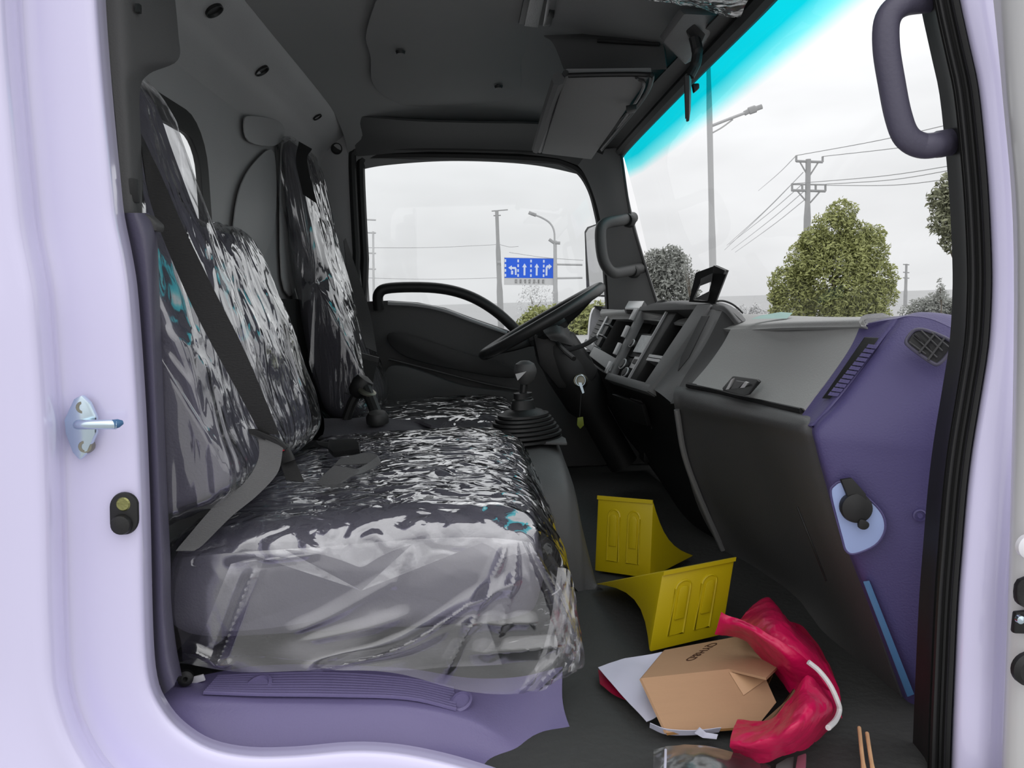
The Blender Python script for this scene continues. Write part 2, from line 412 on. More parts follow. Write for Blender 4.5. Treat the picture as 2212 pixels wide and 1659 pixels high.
# rear cove and rear wall
rows = []
for y in (.74, 1.0, 1.3, 1.7, 2.1, 2.35, 2.41):
    f = 0 if y < 2.2 else (.02 if y < 2.38 else .05)
    rows.append([Vector((-.395+f*.2, y, zc-.002-f*1.5)), Vector((-.42, y, zc-.022-f)), Vector((-.458, y, zc-.045-f)), Vector((-.488, y, zc-.075-f)), Vector((-.505, y, zc-.145-f))])
cove = struct(patch('trim_1', rows, COVE, None, .015, 5, 6))
for x, y, rx in ((462, 22, .020), (565, 152, .020), (685, 252, .016), (725, 265, .02)):
    # holes are recessed black cups set in the cove slope
    a, b = Vector((-.42, 0, zc-.024)), Vector((-.458, 0, zc-.046)); nrm = Vector((.022, 0, -.038)).normalized()
    v = (P(x, y, 2)-CAM); t = (a-CAM).dot(nrm)/v.dot(nrm); p = CAM+v*t
    lathe('screw_hole', p+nrm*.004, nrm, [(.0001, -.004), (rx*.62, -.004), (rx*.72, 0), (rx*.8, 0), (rx*.8, -.012)], BLK, cove, 18)
zw = zc-.14
wxf = lambda u, v, w: Vector((-.505-w, u, v))
wall = struct(plate('wall_rear', [(.74, 1.07), (2.41, 1.07), (2.41, zw), (.74, zw)], [rrect(.90, 1.425, ZC-.10, ZC+.315, .07)], .006, COVE, None, wxf))
plate('rubber_seal', rrect(.88, 1.447, ZC-.122, ZC+.337, .085), [rrect(.915, 1.41, ZC-.085, ZC+.30, .06)], .006, RUB, wall, wxf, bev=.002)
w3 = struct(box('window_3', (-.512, .90, ZC-.1), (-.508, 1.425, ZC+.315), GLASS))
# embossed panels on the rear wall
for (pts, d) in (([(525, 262), (540, 250), (600, 262), (612, 290), (590, 315), (535, 306)], .004),
                 ([(605, 330), (622, 310), (636, 330), (636, 610), (606, 600)], .005),
                 ([(512, 420), (548, 350), (590, 330), (592, 480), (560, 560), (505, 540)], .003)):
    q = [PX(x, y, -.494) for x, y in pts]
    prism('pressed_panel', spline(q, 4, True), Vector((d, 0, 0)), COVE, wall, r=.002)
struct(box('trim_2', (-.50, 1.62, 1.08), (-.47, 2.3, ZC+.02), DEEP, r=.004))

# far side wall with the driver door
def far(x, y, d=2.41): p = P(x, y, d); return (p.x, p.z)
hole = [far(*p) for p in [(779, 372), (783, 346), (800, 337), (900, 335), (1040, 337), (1180, 344), (1225, 354), (1255, 372), (1278, 410), (1292, 460), (1303, 520), (1312, 600), (1318, 700), (1318, 760), (1000, 760), (800, 755), (788, 560)]]
fxf = lambda u, v, w: Vector((u, 2.43-w, v))
wf = struct(plate('wall_far', [(-.56, 1.0), (.86, 1.0), (.72, 1.47), (.53, 1.55), (.47, 1.72), (.425, 1.87), (.395, 2.0), (.385, 2.1), (-.56, 2.1)], [hole], .05, GREY, None, fxf))
d1 = empty('door_1', Vector((0, 2.42, 1.08))); struct(d1)
hp = [Vector((u, 2.405, v)) for u, v in hole]
tube('window_seal', hp, .014, RUB, d1, 8, True, 4)
tube('window_seal', [Vector((p.x*1.0+(-.02 if p.x < 0 else .018), 2.385, p.z+(.018 if p.z > 1.7 else 0))) for p in hp], .012, RUB, d1, 8, True, 4)
w1 = struct(plate('window_1', hole, [], .004, GLASS, None, lambda u, v, w: Vector((u, 2.44-w, v))))
# door inner panel (below the sill curve) and the arched pull strap
sill = [(770, 655), (838, 652), (900, 656), (960, 668), (1020, 690), (1095, 716), (1160, 745), (1320, 770)]
dp = [far(x, y, 2.36) for x, y in sill]+[(.62, 1.08), (-.45, 1.08)]
plate('door_panel', dp, [], .04, GREY, d1, lambda u, v, w: Vector((u, 2.385-w, v)), bev=.004)
tube('sill_rail', [(x, y+3, 2.325) for x, y in sill[1:6]], .006, SILV, d1, 8)
arch = [(818, 668, 2.34), (818, 635, 2.33), (845, 622, 2.33), (940, 622, 2.33), (1010, 638, 2.33), (1070, 672, 2.33), (1125, 722, 2.34)]
tube('pull_strap', arch, [.016]*37, BLK, d1, 12, flat=1.0)
prism('armrest', spline([(838, 730, 2.33), (870, 718, 2.33), (1000, 760, 2.33), (1100, 790, 2.33), (1110, 815, 2.33), (1000, 800, 2.33), (880, 770, 2.33)], 4, True), Vector((0, -.03, 0)), BLK, d1, r=.008)
prism('map_pocket', spline([(835, 800, 2.33), (880, 790, 2.33), (1000, 830, 2.33), (1120, 850, 2.33), (1120, 900, 2.33), (850, 880, 2.33)], 4, True), Vector((0, -.035, 0)), HEAD2, d1, r=.008)
tube('trim_line', [(840, 775, 2.325), (900, 790, 2.325), (1040, 826, 2.325), (1120, 842, 2.325)], .004, GREY, d1, 6)
# far side rail above the window
struct(patch('trim_3', [[(757, 250, 2.25), (900, 262, 2.25), (1050, 266, 2.25), (1160, 268, 2.25), (1250, 280, 2.25)],
                        [(762, 292, 2.34), (900, 298, 2.34), (1050, 300, 2.34), (1170, 306, 2.34), (1270, 330, 2.34)],
                        [(772, 338, 2.385), (900, 328, 2.385), (1050, 330, 2.385), (1180, 337, 2.385), (1262, 362, 2.385)]], HEAD2, None, .006))
# far rear corner post
cp = struct(patch('trim_4', [[(698, 268, 2.36), (735, 262, 2.35), (772, 268, 2.34)], [(690, 330, 2.39), (728, 325, 2.38), (764, 335, 2.38)],
                        [(690, 480, 2.39), (735, 480, 2.385), (768, 480, 2.385)], [(700, 800, 2.39), (750, 800, 2.385), (800, 800, 2.385)]], COVE, None, .006))
lathe('screw_hole', P(727, 321, 2.377), (0, -1, 0), [(.0001, -.002), (.013, -.002), (.015, .002), (.017, .002), (.017, -.01)], BLK, cp, 20)
# far front pillar
fp = struct(patch('trim_5', [[(1225, 338, 2.385), (1285, 325, 2.33), (1340, 318, 2.28)],
                        [(1262, 375, 2.385), (1308, 362, 2.33), (1342, 362, 2.28)],
                        [(1292, 455, 2.385), (1330, 455, 2.33), (1362, 465, 2.28)],
                        [(1308, 560, 2.385), (1350, 560, 2.33), (1392, 570, 2.28)],
                        [(1316, 690, 2.385), (1380, 690, 2.33), (1432, 690, 2.28)],
                        [(1318, 790, 2.385), (1400, 800, 2.33), (1470, 800, 2.28)]], MID, None, .008))
tube('edge_line', [(1342, 335, 2.275), (1362, 465, 2.275), (1392, 570, 2.275), (1430, 690, 2.275)], .004, RUB, fp, 6)
gh = tube('grab_handle', [(1368, 470, 2.30), (1340, 476, 2.25), (1306, 484, 2.22), (1297, 505, 2.21), (1303, 560, 2.21), (1322, 588, 2.22), (1350, 586, 2.25), (1388, 578, 2.29)], .0165, GREY, None, 14)
tag(gh, 'dark grey grab handle on the windscreen pillar beyond the steering wheel', 'handle')
for x, y in ((1340, 476), (1350, 586)):
    lathe('mounting_foot', P(x+14, y, 2.262), (.5, .6, 0), [(.018, 0), (.02, .004), (.02, .02)], BLK, gh, 14)

# windscreen
def wsx(y):   # forward bow across the width
    t = (y-.86)/(2.32-.86); return .07*math.sin(math.pi*min(1, max(0, t)))
rows = []
for y, xt, xb in ((.84, .425, .64), (1.1, .43, .62), (1.5, .43, .60), (1.9, .425, .58), (2.25, .42, .55), (2.36, .40, .535)):
    rows.append([Vector((xt, y, ZC+.50)), Vector((xt*.6+xb*.4, y, ZC+.30)), Vector((xt*.3+xb*.7, y, ZC+.12)), Vector((xb+.02, y, ZC-.10))])
R = [spline(r, 4) for r in rows]; vs, fs = grid_mesh(R)
ws = struct(link('window_2', pydata(vs, fs), WSG, None, Vector((0, 0, ZC))))
# header rail over the windscreen
struct(tube('trim_6', [(1330, 352, 2.34), (1338, 332, 2.31), (1362, 303, 2.17), (1420, 240, 1.86), (1500, 155, 1.55), (1580, 72, 1.32), (1650, -2, 1.16), (1800, -170, .92)], .016, RUB, None, 8))
rail = [(1330, 352, 2.34), (1338, 332, 2.31), (1362, 303, 2.17), (1420, 240, 1.86), (1500, 155, 1.55), (1580, 72, 1.32), (1650, -2, 1.16), (1800, -170, .92)]
struct(patch('trim_14', [[(x+4, y+2, d), (x-16, y-12, d-.01), (x-42, y-24, d-.03)] for x, y, d in rail], RUB, None, .004, 4, 4))
hr = []
for y in (.80, 1.1, 1.5, 1.9, 2.2, 2.34):
    hr.append([Vector((.40, y, zc-.070)), Vector((.425, y, zc-.075)), Vector((.432, y, zc-.052))])
struct(patch('trim_7', hr, HEAD2, None, .02, 4, 6, side=(0, 0, 1)))

# ------------------------------------------------------------------ near doorway: white jamb, sill, seal, pillar
inner = [(214, -420), (226, -60), (232, 60), (243, 200), (262, 400), (270, 470), (288, 560), (300, 650), (316, 880), (325, 1100), (331, 1350), (340, 1460), (362, 1515), (400, 1560), (460, 1597), (540, 1613), (640, 1612), (760, 1602), (860, 1607), (960, 1626), (1060, 1655), (1160, 1690), (1300, 1740)]
def out_rows(path, offs, deps, side=1, flip=None):
    rows = []; n = len(path)
    for i, (x, y) in enumerate(path):
        a = path[max(0, i-1)]; b = path[min(n-1, i+1)]
        tx, ty = b[0]-a[0], b[1]-a[1]; l = math.hypot(tx, ty); nx, ny = -ty/l*side, tx/l*side
        rows.append([(x+nx*o, y+ny*o, d) for o, d in zip(offs, deps)])
    return rows
jr = out_rows(inner, (0, 14, 34, 110, 178, 200, 235, 300, 420), (.815, .790, .776, .772, .766, .742, .722, .718, .70))
jamb = struct(patch('wall_near', jr, WHITE, None, .012, 4, 4))
# grey inner edging of the jamb
ei = [(318, 300), (322, 460), (338, 500), (345, 640), (354, 880), (362, 1080), (368, 1200), (370, 1300), (380, 1390), (393, 1460)]
eo = [(258, 380), (262, 460), (285, 545), (302, 650), (318, 880), (327, 1100), (333, 1250), (335, 1350), (342, 1450), (358, 1500)]
struct(patch('trim_8', [[(a[0]-4, a[1], .822), ((a[0]+b[0])/2, (a[1]+b[1])/2, .815), (b[0]-7, b[1], .835), (b[0], b[1], .87)] for a, b in zip(eo[1:], ei[1:])], PURPD, None, .006))
prism('clip_head', [(262, 452, .822), (318, 462, .83), (340, 482, .84), (338, 500, .84), (290, 492, .83), (264, 478, .822)], Vector((0, .02, 0)), GREY, jamb, r=.003)
# upper B pillar trim
bp = struct(patch('trim_9', [[(226, -60, .822), (262, -60, .83), (296, -60, .86), (372, -60, .95)],
                        [(232, 60, .822), (270, 60, .83), (304, 60, .86), (385, 70, .95)],
                        [(238, 128, .822), (274, 128, .83), (308, 128, .86), (384, 130, .95)],
                        [(240, 156, .822), (276, 156, .83), (300, 158, .86), (322, 160, .93)],
                        [(244, 200, .822), (275, 200, .83), (290, 200, .86), (302, 200, .90)],
                        [(256, 330, .822), (284, 330, .83), (296, 330, .86), (306, 325, .90)],
                        [(264, 462, .822), (290, 464, .83), (304, 466, .86), (312, 470, .95)]], HEAD2, None, .006))
prism('belt_guide_slot', [(282, 385, .828), (300, 388, .835), (303, 440, .838), (284, 436, .83)], Vector((0, -.004, 0)), BLK, bp, r=.002)
prism('trim_clip', [(297, 12, .85), (306, 12, .855), (306, 30, .855), (297, 30, .85)], Vector((0, -.006, 0)), BLK, bp)

# door striker
st = empty('door_striker', P(180, 920, .775)); tag(st, 'bright zinc door striker bolted to the white door jamb', 'striker')
plp = [(147, 905), (150, 935), (165, 975), (180, 992), (196, 975), (214, 935), (214, 900), (200, 868), (184, 852), (168, 860)]
prism('base_plate', [(x, y, .764) for x, y in plp], Vector((-.001, -.006, 0)), CHROME, st, r=.002)
tube('strike_bar', [(168, 918, .765), (172, 917, .748), (190, 917, .742), (230, 917, .742), (252, 917, .745)], .0048, CHROME, st, 14, n=5)
lathe('bar_tip', P(244, 917, .743), P(262, 913, .748)-P(244, 917, .743), [(.0048, 0), (.0042, .005), (.002, .009), (.0001, .0095)], BLUES, st, 14)
for x, y in ((184, 878), (189, 962)):
    b = lathe('bolt', P(x, y, .766), (0.2, -1, 0), [(.0075, 0), (.0075, .005), (.006, .008), (.0035, .008), (.0032, .004), (.0001, .004)], STEEL, st, 16)
# courtesy light switch
sw = empty('door_switch', P(272, 1110, .785)); tag(sw, 'black oval door switch with a brass screw in the white jamb', 'switch')
oc = P(272, 1106, .772); A = (P(272+31, 1106, .772)-oc).length; B = .0225
pts = []
for k in range(28):
    a = 2*math.pi*k/28; r = 31; cx, cy = 272, (1092 if math.sin(a) > 0 else 1122)
    pts.append((cx+r*math.cos(a), cy-31*math.sin(a), .773))
prism('rubber_body', pts, Vector((0, -.006, 0)), RUB, sw, r=.003)
lathe('screw', P(268, 1088, .769), (0, -1, 0), [(.0072, -.004), (.0072, .002), (.006, .0035), (.0001, .0035)], mat('brass_screw', rgb(150, 150, 100), .4, metal=1, bump=.6, scale=200), sw, 16)
lathe('plunger', P(266, 1131, .769), (0, -1, 0), [(.0105, -.002), (.0105, .004), (.0095, .007), (.008, .0075), (.0001, .0085)], BLK, sw, 20)

# near front seal and pillar, hinge side
sp = [(1925, -420), (1992, -120), (2012, 0), (2038, 120), (2055, 200), (2068, 320), (2077, 430), (2083, 560), (2083, 640), (2077, 740), (2060, 850), (2042, 960), (2030, 1060), (2020, 1180), (2011, 1300), (2004, 1450), (1998, 1600), (1994, 1760)]
sr = out_rows(sp, (-26, 0, 12, 24, 30, 42, 54), (.83, .80, .775, .772, .785, .768, .79), side=-1)
for i, r in enumerate(sr):
    y = sp[i][1]
struct(patch('trim_10', sr, RUB, None, .008, 3, 3))
pr_ = out_rows(sp, (52, 62, 80, 120, 165, 200, 300), (.79, .768, .758, .752, .755, .74, .73), side=-1)
apil = struct(patch('trim_11', pr_, WHITE, None, .01, 4, 3))
door2 = empty('door_2', P(2200, 1400, .73)); struct(door2)
DWHITE = mat('grey_white_paint', (.62, .62, .62, 1), .35, coat=.3)
patch('door_edge', [[(2135, -100, .735), (2180, -100, .70), (2300, -100, .66)], [(2165, 200, .735), (2195, 200, .70), (2320, 200, .66)], [(2190, 560, .735), (2215, 560, .70), (2320, 560, .66)],
                    [(2180, 1200, .745), (2196, 1200, .72), (2320, 1200, .68)], [(2160, 1750, .745), (2180, 1750, .72), (2320, 1750, .68)]], DWHITE, door2, .01)
prism('hinge_slot', spline([(2196, 1250, .712), (2250, 1246, .70), (2250, 1310, .70), (2205, 1308, .708), (2188, 1290, .714)], 3, True), Vector((0, -.006, 0)), BLK, door2, r=.002)
prism('hinge_slot', [(2186, 1318, .714), (2250, 1312, .70), (2250, 1366, .70), (2181, 1364, .714)], Vector((0, -.006, 0)), BLK, door2, r=.002)
lathe('hinge_pin', P(2200, 1336, .70), (0, -1, 0), [(.004, 0), (.004, .004), (.0001, .006)], CHROME, door2, 12)
lathe('rubber_plug', P(2222, 1444, .704), (0, -1, 0), [(.017, -.002), (.017, .003), (.013, .007), (.0001, .007)], RUB, door2, 24)
lathe('rubber_plug', P(2222, 1180, .704), (0, -1, 0), [(.012, -.002), (.012, .003), (.009, .005), (.0001, .005)], WHITE2, door2, 24)

# near grab handle
g2 = tube('grab_handle', [(2080, -20, .84), (2010, -2, .81), (1950, 8, .80), (1918, 40, .80), (1914, 100, .80), (1926, 180, .80), (1940, 250, .80), (1958, 295, .80), (1990, 314, .80), (2030, 312, .80), (2090, 300, .84)], .0128, PURPD, None, 16)
tag(g2, 'large violet-tinted grey grab handle at the open doorway beside the windscreen', 'handle')
lathe('end_collar', P(2026, 312, .801), P(2080, 302, .83)-P(2026, 312, .801), [(.0131, 0), (.0138, .002), (.0138, .05)], PURPD, g2, 16)

# step trim with ribs
sl = []
top = [(352, 1500), (420, 1470), (560, 1448), (720, 1446), (880, 1456), (1000, 1478), (1120, 1500), (1212, 1478)]
step = empty('sill_step', P(800, 1550, .86)); tag(step, 'violet-tinted grey moulded step trim with ribs along the door sill', 'step')
rowsA = [(345, 1480, .90), (420, 1462, .93), (560, 1438, .95), (720, 1436, .95), (880, 1444, .95), (1010, 1464, .95), (1120, 1462, .95), (1215, 1440, .97)]
rowsB = [(350, 1500, .865), (430, 1500, .87), (560, 1505, .875), (720, 1507, .875), (880, 1512, .875), (1010, 1540, .875), (1120, 1575, .88), (1216, 1520, .93)]
rowsC = [(356, 1520, .84), (440, 1532, .852), (560, 1530, .858), (720, 1530, .858), (880, 1538, .858), (1010, 1570, .86), (1140, 1620, .856), (1240, 1590, .88)]
rowsD = [(380, 1545, .826), (450, 1580, .835), (560, 1590, .838), (720, 1588, .838), (880, 1596, .838), (1010, 1622, .84), (1160, 1670, .832), (1290, 1665, .828)]
rowsE = [(420, 1590, .82), (470, 1625, .82), (560, 1640, .82), (720, 1632, .82), (880, 1640, .82), (1010, 1665, .812), (1160, 1710, .798), (1330, 1740, .78)]
patch('step_cover', [rowsA, rowsB, rowsC, rowsD, rowsE], SILL, step, .006, 8, 6)
for k in range(9):
    t = k/8
    pth = [(a[0]+(b[0]-a[0])*t, a[1]+(b[1]-a[1])*t, a[2]+(b[2]-a[2])*t-.007) for a, b in
           zip([(470, 1462, .929), (560, 1458, .93), (720, 1456, .93), (880, 1468, .93), (980, 1487, .928)], [(440, 1496, .876), (560, 1500, .879), (720, 1502, .879), (880, 1508, .88), (985, 1532, .88)])]
    tube('tread_rib', pth, .0024, SILL, step, 6, n=5)
for x, y, d, r in ((556, 1485, .895, .019), (995, 1516, .888, .016)):
    lathe('screw_cap', P(x, y, d), (0, -.45, .9), [(r, -.004), (r, .002), (r*.8, .004), (r*.7, .001), (.0001, .001)], SILL, step, 24, sx=.8)
# floor mat seam edge and floor mat lip
tube('mat_edge', [(1212, 1470, .98), (1213, 1520, .95), (1228, 1570, .91), (1262, 1625, .88), (1300, 1690, .86)], .003, BLK, step, 6)
# seat rail clip left of the step
lc = empty('seat_bracket', P(405, 1462, .93)); tag(lc, 'small black seat bracket with white tab beside the sill step', 'bracket')
lathe('pivot', P(402, 1462, .90), (0.3, -1, .2), [(.009, 0), (.009, .01), (.006, .012), (.003, .012), (.0001, .008)], BLK, lc, 16)
prism('tab', [(412, 1462, .91), (440, 1455, .91), (445, 1468, .91), (418, 1476, .91)], Vector((0, -.003, 0)), WHITE2, lc, r=.001)

# ------------------------------------------------------------------ seats
back_prof = [(-.285, ZC-.235), (-.30, ZC-.13), (-.335, ZC+.0), (-.375, ZC+.12), (-.41, ZC+.21), (-.43, ZC+.28), (-.455, ZC+.30), (-.475, ZC+.26), (-.47, ZC+.12), (-.445, ZC-.02), (-.415, ZC-.16), (-.385, ZC-.27), (-.33, ZC-.285)]
def grow(prof, d):
    cx = sum(p[0] for p in prof)/len(prof); cz = sum(p[1] for p in prof)/len(prof); r = []
    n = len(prof)
    for i, (x, z) in enumerate(prof):
        a = prof[i-1]; b = prof[(i+1) % n]; tx, tz = b[0]-a[0], b[1]-a[1]; l = math.hypot(tx, tz); nx, nz = tz/l, -tx/l
        if nx*(x-cx)+nz*(z-cz) < 0: nx, nz = -nx, -nz
        r.append((x+nx*d, z+nz*d))
    return r
def film_disp(s, amp):
    return lambda p, n: p+n*crumple(p, s, amp)
bench = empty('bench_seat', Vector((-.15, 1.25, 1.08)))
tag(bench, 'grey two-person passenger bench seat wrapped in clear plastic film', 'seat')
near_prof = [(-.312, ZC-.205), (-.33, ZC-.14), (-.345, ZC-.07), (-.368, ZC+.02), (-.392, ZC+.10), (-.415, ZC+.17), (-.437, ZC+.24), (-.452, ZC+.29), (-.47, ZC+.31), (-.488, ZC+.28), (-.488, ZC+.15), (-.478, ZC-.02), (-.455, ZC-.17), (-.43, ZC-.25), (-.375, ZC-.235)]
pillow('backrest', near_prof, .885, 1.12, .04, FABRIC, bench, endround=.4)
pillow('plastic_cover', grow(near_prof, .009), .875, 1.13, .045, BACKF, bench, n=12, ny=50, endround=.4, disp=film_disp((16, 10, 4), .007))
mid_prof = [(-.335, ZC-.21), (-.355, ZC-.12), (-.375, ZC-.04), (-.40, ZC+.03), (-.42, ZC+.09), (-.44, ZC+.125), (-.465, ZC+.13), (-.482, ZC+.09), (-.475, ZC-.02), (-.455, ZC-.14), (-.43, ZC-.25), (-.37, ZC-.25)]
pillow('middle_backrest', mid_prof, 1.16, 1.46, .05, FABRIC, bench)
pillow('plastic_cover', grow(mid_prof, .009), 1.15, 1.475, .055, BACKF, bench, n=12, ny=50, disp=film_disp((16, 10, 4), .008))
cush = [(-.40, ZC-.30), (-.33, ZC-.275), (-.22, ZC-.268), (-.10, ZC-.262), (0.0, ZC-.268), (.045, ZC-.29), (.06, ZC-.33), (.055, ZC-.375), (.03, ZC-.40), (-.10, ZC-.41), (-.30, ZC-.41), (-.40, ZC-.40), (-.42, ZC-.36)]
pillow('cushion', cush, .91, 1.56, .05, FABRIC, bench, ny=20)
def cush_film(p, n):
    q = p+n*crumple(p, (9, 16, 9), .007)
    low = max(0, min(1, (ZC-.30-p.z)/.14)); nearw = max(0, min(1, (1.05-p.y)/.12)); fr = max(0, min(1, (p.x+.02)/.08))
    q.y -= .022*low*nearw*(1+.8*noise.noise(p*9)); q.x += fr*low*(.045+.02*noise.noise(p*14)); q.z -= .004*low*nearw*(1+noise.noise(p*12))
    if nearw > 0 and low > 0:
        q += n*crumple(p, (6, 6, 4), .012)*low
    return q
cf = pillow('plastic_cover', grow(cush, .010), .898, 1.575, .055, CABF, bench, n=16, ny=90, disp=cush_film)
# the outboard side is covered by the loose skirt instead
bm = bmesh.new(); bm.from_mesh(cf.data)
bmesh.ops.delete(bm, geom=[f for f in bm.faces if f.normal.y < -.55 and f.calc_center_median().y < -.26 and f.calc_center_median().z < .135], context='FACES')
bm.to_mesh(cf.data); bm.free()
# loose skirt of the film, hanging over the outboard side
sk = [[(372, 1205, .888), (520, 1192, .885), (700, 1180, .885), (880, 1165, .885), (1020, 1160, .885), (1140, 1170, .888), (1190, 1195, .93)],
      [(374, 1260, .88), (520, 1250, .878), (700, 1240, .878), (880, 1235, .876), (1020, 1230, .872), (1160, 1240, .872), (1225, 1255, .92)],
      [(378, 1330, .875), (520, 1330, .873), (700, 1330, .872), (880, 1320, .870), (1020, 1310, .866), (1180, 1320, .866), (1248, 1330, .92)],
      [(392, 1385, .872), (520, 1400, .870), (690, 1395, .868), (860, 1400, .866), (1020, 1390, .862), (1185, 1395, .864), (1255, 1390, .91)],
      [(395, 1430, .876), (520, 1450, .87), (680, 1448, .862), (850, 1452, .860), (1010, 1492, .862), (1140, 1492, .868), (1222, 1448, .91)]]
FOLDS = [((.33, .97), (.78, .28), .008), ((.76, .02), (.60, .95), .006), ((.79, .02), (.70, .8), .005), ((.84, .02), (.96, .75), .007), ((.81, .0), (.86, .9), .004),
         ((.10, .95), (.20, .15), .008), ((.03, .8), (.14, .93), .006), ((.14, .1), (.32, .06), .004), ((.27, .62), (.47, .30), .004), ((.30, .70), (.50, .52), .003), ((.92, .25), (.99, .95), .006),
         ((.33, .97), (.62, .62), .005), ((.62, .62), (.80, .58), .004), ((.66, .8), (.9, .72), .005), ((.5, .05), (.47, .35), .003), ((.9, .72), (.8, .98), .005)]
def skd(v, a, b):
    w = crumple(v*1.0, (4, 4, 4), .004)
    for (b0, a0), (b1, a1), h in FOLDS:
        dx, dy = (b1-b0)*3.6, a1-a0; px, py = (b-b0)*3.6, a-a0; t = (px*dx+py*dy)/(dx*dx+dy*dy)
        if -.05 < t < 1.05:
            d = abs(px*dy-py*dx)/math.hypot(dx, dy); w += 1.5*h*max(0, 1-d/.08)**1.3*min(1, 6*min(t+.05, 1.05-t))
    return v+Vector((.2, -1, .1)).normalized()*w
patch('loose_skirt', sk, DRAPE, bench, 0, 30, 24, disp=skd)
FOLDF = film('seat_film_double_fold', white=.42, wcol=(.60, .59, .66, 1), scale=(7, 7, 16), strength=.5, dist=.004, gloss=.10, rough=.12)
patch('film_fold', [[(690, 1444, .856), (780, 1402, .854), (860, 1368, .853), (960, 1352, .852), (1050, 1345, .852)],
                    [(720, 1447, .855), (800, 1425, .852), (880, 1410, .850), (975, 1400, .849), (1070, 1398, .85)],
                    [(740, 1449, .855), (800, 1448, .853), (880, 1450, .852), (980, 1443, .851), (1085, 1438, .851)]], FOLDF, bench, 0, 8, 8, disp=lambda v, a, b: v+Vector((0, crumple(v, (8, 8, 8), .004), 0)))
patch('film_fold', [[(495, 1222, .868), (530, 1212, .866), (570, 1205, .866)], [(468, 1290, .864), (500, 1290, .862), (540, 1285, .862)], [(440, 1360, .862), (465, 1375, .861), (490, 1372, .861)], [(420, 1400, .864), (440, 1402, .862), (462, 1398, .862)]],
      FOLDF, bench, 0, 8, 8, disp=lambda v, a, b: v+Vector((0, crumple(v, (10, 10, 10), .006), 0)))
tail = [[(1205, 1225, .90), (1232, 1235, .90), (1242, 1290, .90)], [(1190, 1330, .885), (1225, 1340, .88), (1252, 1350, .89)], [(1165, 1420, .87), (1215, 1425, .87), (1258, 1432, .88)], [(1120, 1488, .865), (1170, 1490, .865), (1200, 1466, .87)]]
patch('loose_corner', tail, DRAPE, bench, 0, 10, 10, disp=skd)

drv = empty('driver_seat', Vector((-.12, 2.02, 1.08)))
tag(drv, 'dark driver seat behind the steering wheel, wrapped in clear plastic', 'seat')
dprof = [(-.30, ZC-.245), (-.33, ZC-.15), (-.355, ZC-.07), (-.385, ZC+.03), (-.415, ZC+.14), (-.437, ZC+.24), (-.452, ZC+.33), (-.465, ZC+.395), (-.478, ZC+.405), (-.489, ZC+.37), (-.488, ZC+.15), (-.47, ZC-.02), (-.445, ZC-.17), (-.41, ZC-.28), (-.35, ZC-.285)]
pillow('backrest', dprof, 1.90, 2.2, .06, FABD, drv, endround=1.1)
pillow('plastic_cover', grow(dprof, .009), 1.89, 2.212, .065, BACKF, drv, n=12, ny=50, disp=film_disp((16, 10, 4), .008))
dc = [(-.36, ZC-.30), (-.25, ZC-.285), (-.10, ZC-.28), (0.0, ZC-.282), (.05, ZC-.30), (.065, ZC-.34), (.05, ZC-.40), (-.1, ZC-.43), (-.3, ZC-.43), (-.38, ZC-.38)]
pillow('cushion', dc, 1.76, 2.24, .06, FABD, drv)
pillow('plastic_cover', grow(dc, .010), 1.75, 2.25, .065, CABF, drv, n=12, ny=50, disp=film_disp((9, 16, 9), .008))

# engine cover between the seats
eng = empty('engine_cover', Vector((0, 1.65, 1.08))); tag(eng, 'dark grey engine cover between the seats, in front of the bench', 'cover')
er = []
for y in (1.34, 1.36, 1.42, 1.60, 1.74, 1.76):
    zt = {1.34: ZC-.50, 1.36: ZC-.40, 1.42: ZC-.325, 1.60: ZC-.302, 1.74: ZC-.305, 1.76: ZC-.42}[y]
    er.append([Vector((-.38, y, zt+.01)), Vector((-.1, y, zt)), Vector((.10, y, zt-.004)), Vector((.148, y, zt-.03)), Vector((.162, y, min(zt-.06, ZC-.42))), Vector((.182, y, ZC-.52))])
patch('cover_shell', er, LOWER, eng, .01, 8, 5, side=(0, 0, -1))
prism('cover_ledge', [PZ(1062, 958, ZC-.300), PZ(1225, 962, ZC-.300), PZ(1222, 952, ZC-.300), PZ(1180, 930, ZC-.30), PZ(1060, 930, ZC-.30)], Vector((0, 0, .006)), LOWER, eng, r=.002)
# quilted dark sheet over the tunnel behind the gear lever
patch('tunnel_mat', [[PZ(690, 965, ZC-.27), PZ(800, 960, ZC-.27), PZ(930, 952, ZC-.275), PZ(1000, 945, ZC-.285)],
                     [PZ(700, 930, ZC-.262), PZ(800, 928, ZC-.258), PZ(900, 925, ZC-.262), PZ(960, 930, ZC-.275)],
                     [PZ(700, 905, ZC-.25), PZ(800, 900, ZC-.248), PZ(880, 905, ZC-.25), PZ(930, 925, ZC-.262)]], FABD, eng, .006, 8, 8, disp=lambda v, a, b: v+Vector((0, 0, .006*noise.noise(v*14))))

# gear lever
gl = empty('gear_lever', Vector((.05, 1.62, ZC-.30))); tag(gl, 'black gear lever with round knob and ribbed rubber boot', 'gear lever')
gb = PZ(1132, 948, ZC-.297)
prof = []; n = 7
for k in range(n):
    t = k/n; r = .093*(1-t)+.05*t+(.006 if k else 0); h = .058*(t**.9)
    prof += [(r, h), (r-.001, h+.005), (r-.010, h+.0065)]
prof += [(.045, .062), (.03, .066), (.026, .085), (.022, .088), (.022, .10), (.0001, .10)]
lathe('ribbed_boot', gb, (0, 0, 1), prof, BLK, gl, 40, sx=.8)
d_g = gb.y
tube('shaft', [gb+Vector((0, 0, .085)), P(1130, 850, d_g), P(1134, 815, d_g)], .008, BLK, gl, 10)
lathe('knob', P(1135, 830, d_g), (0, 0, 1), [(.010, 0), (.019, .010), (.0245, .024), (.0245, .032), (.020, .044), (.010, .050), (.0001, .051)], GREY, gl, 24)
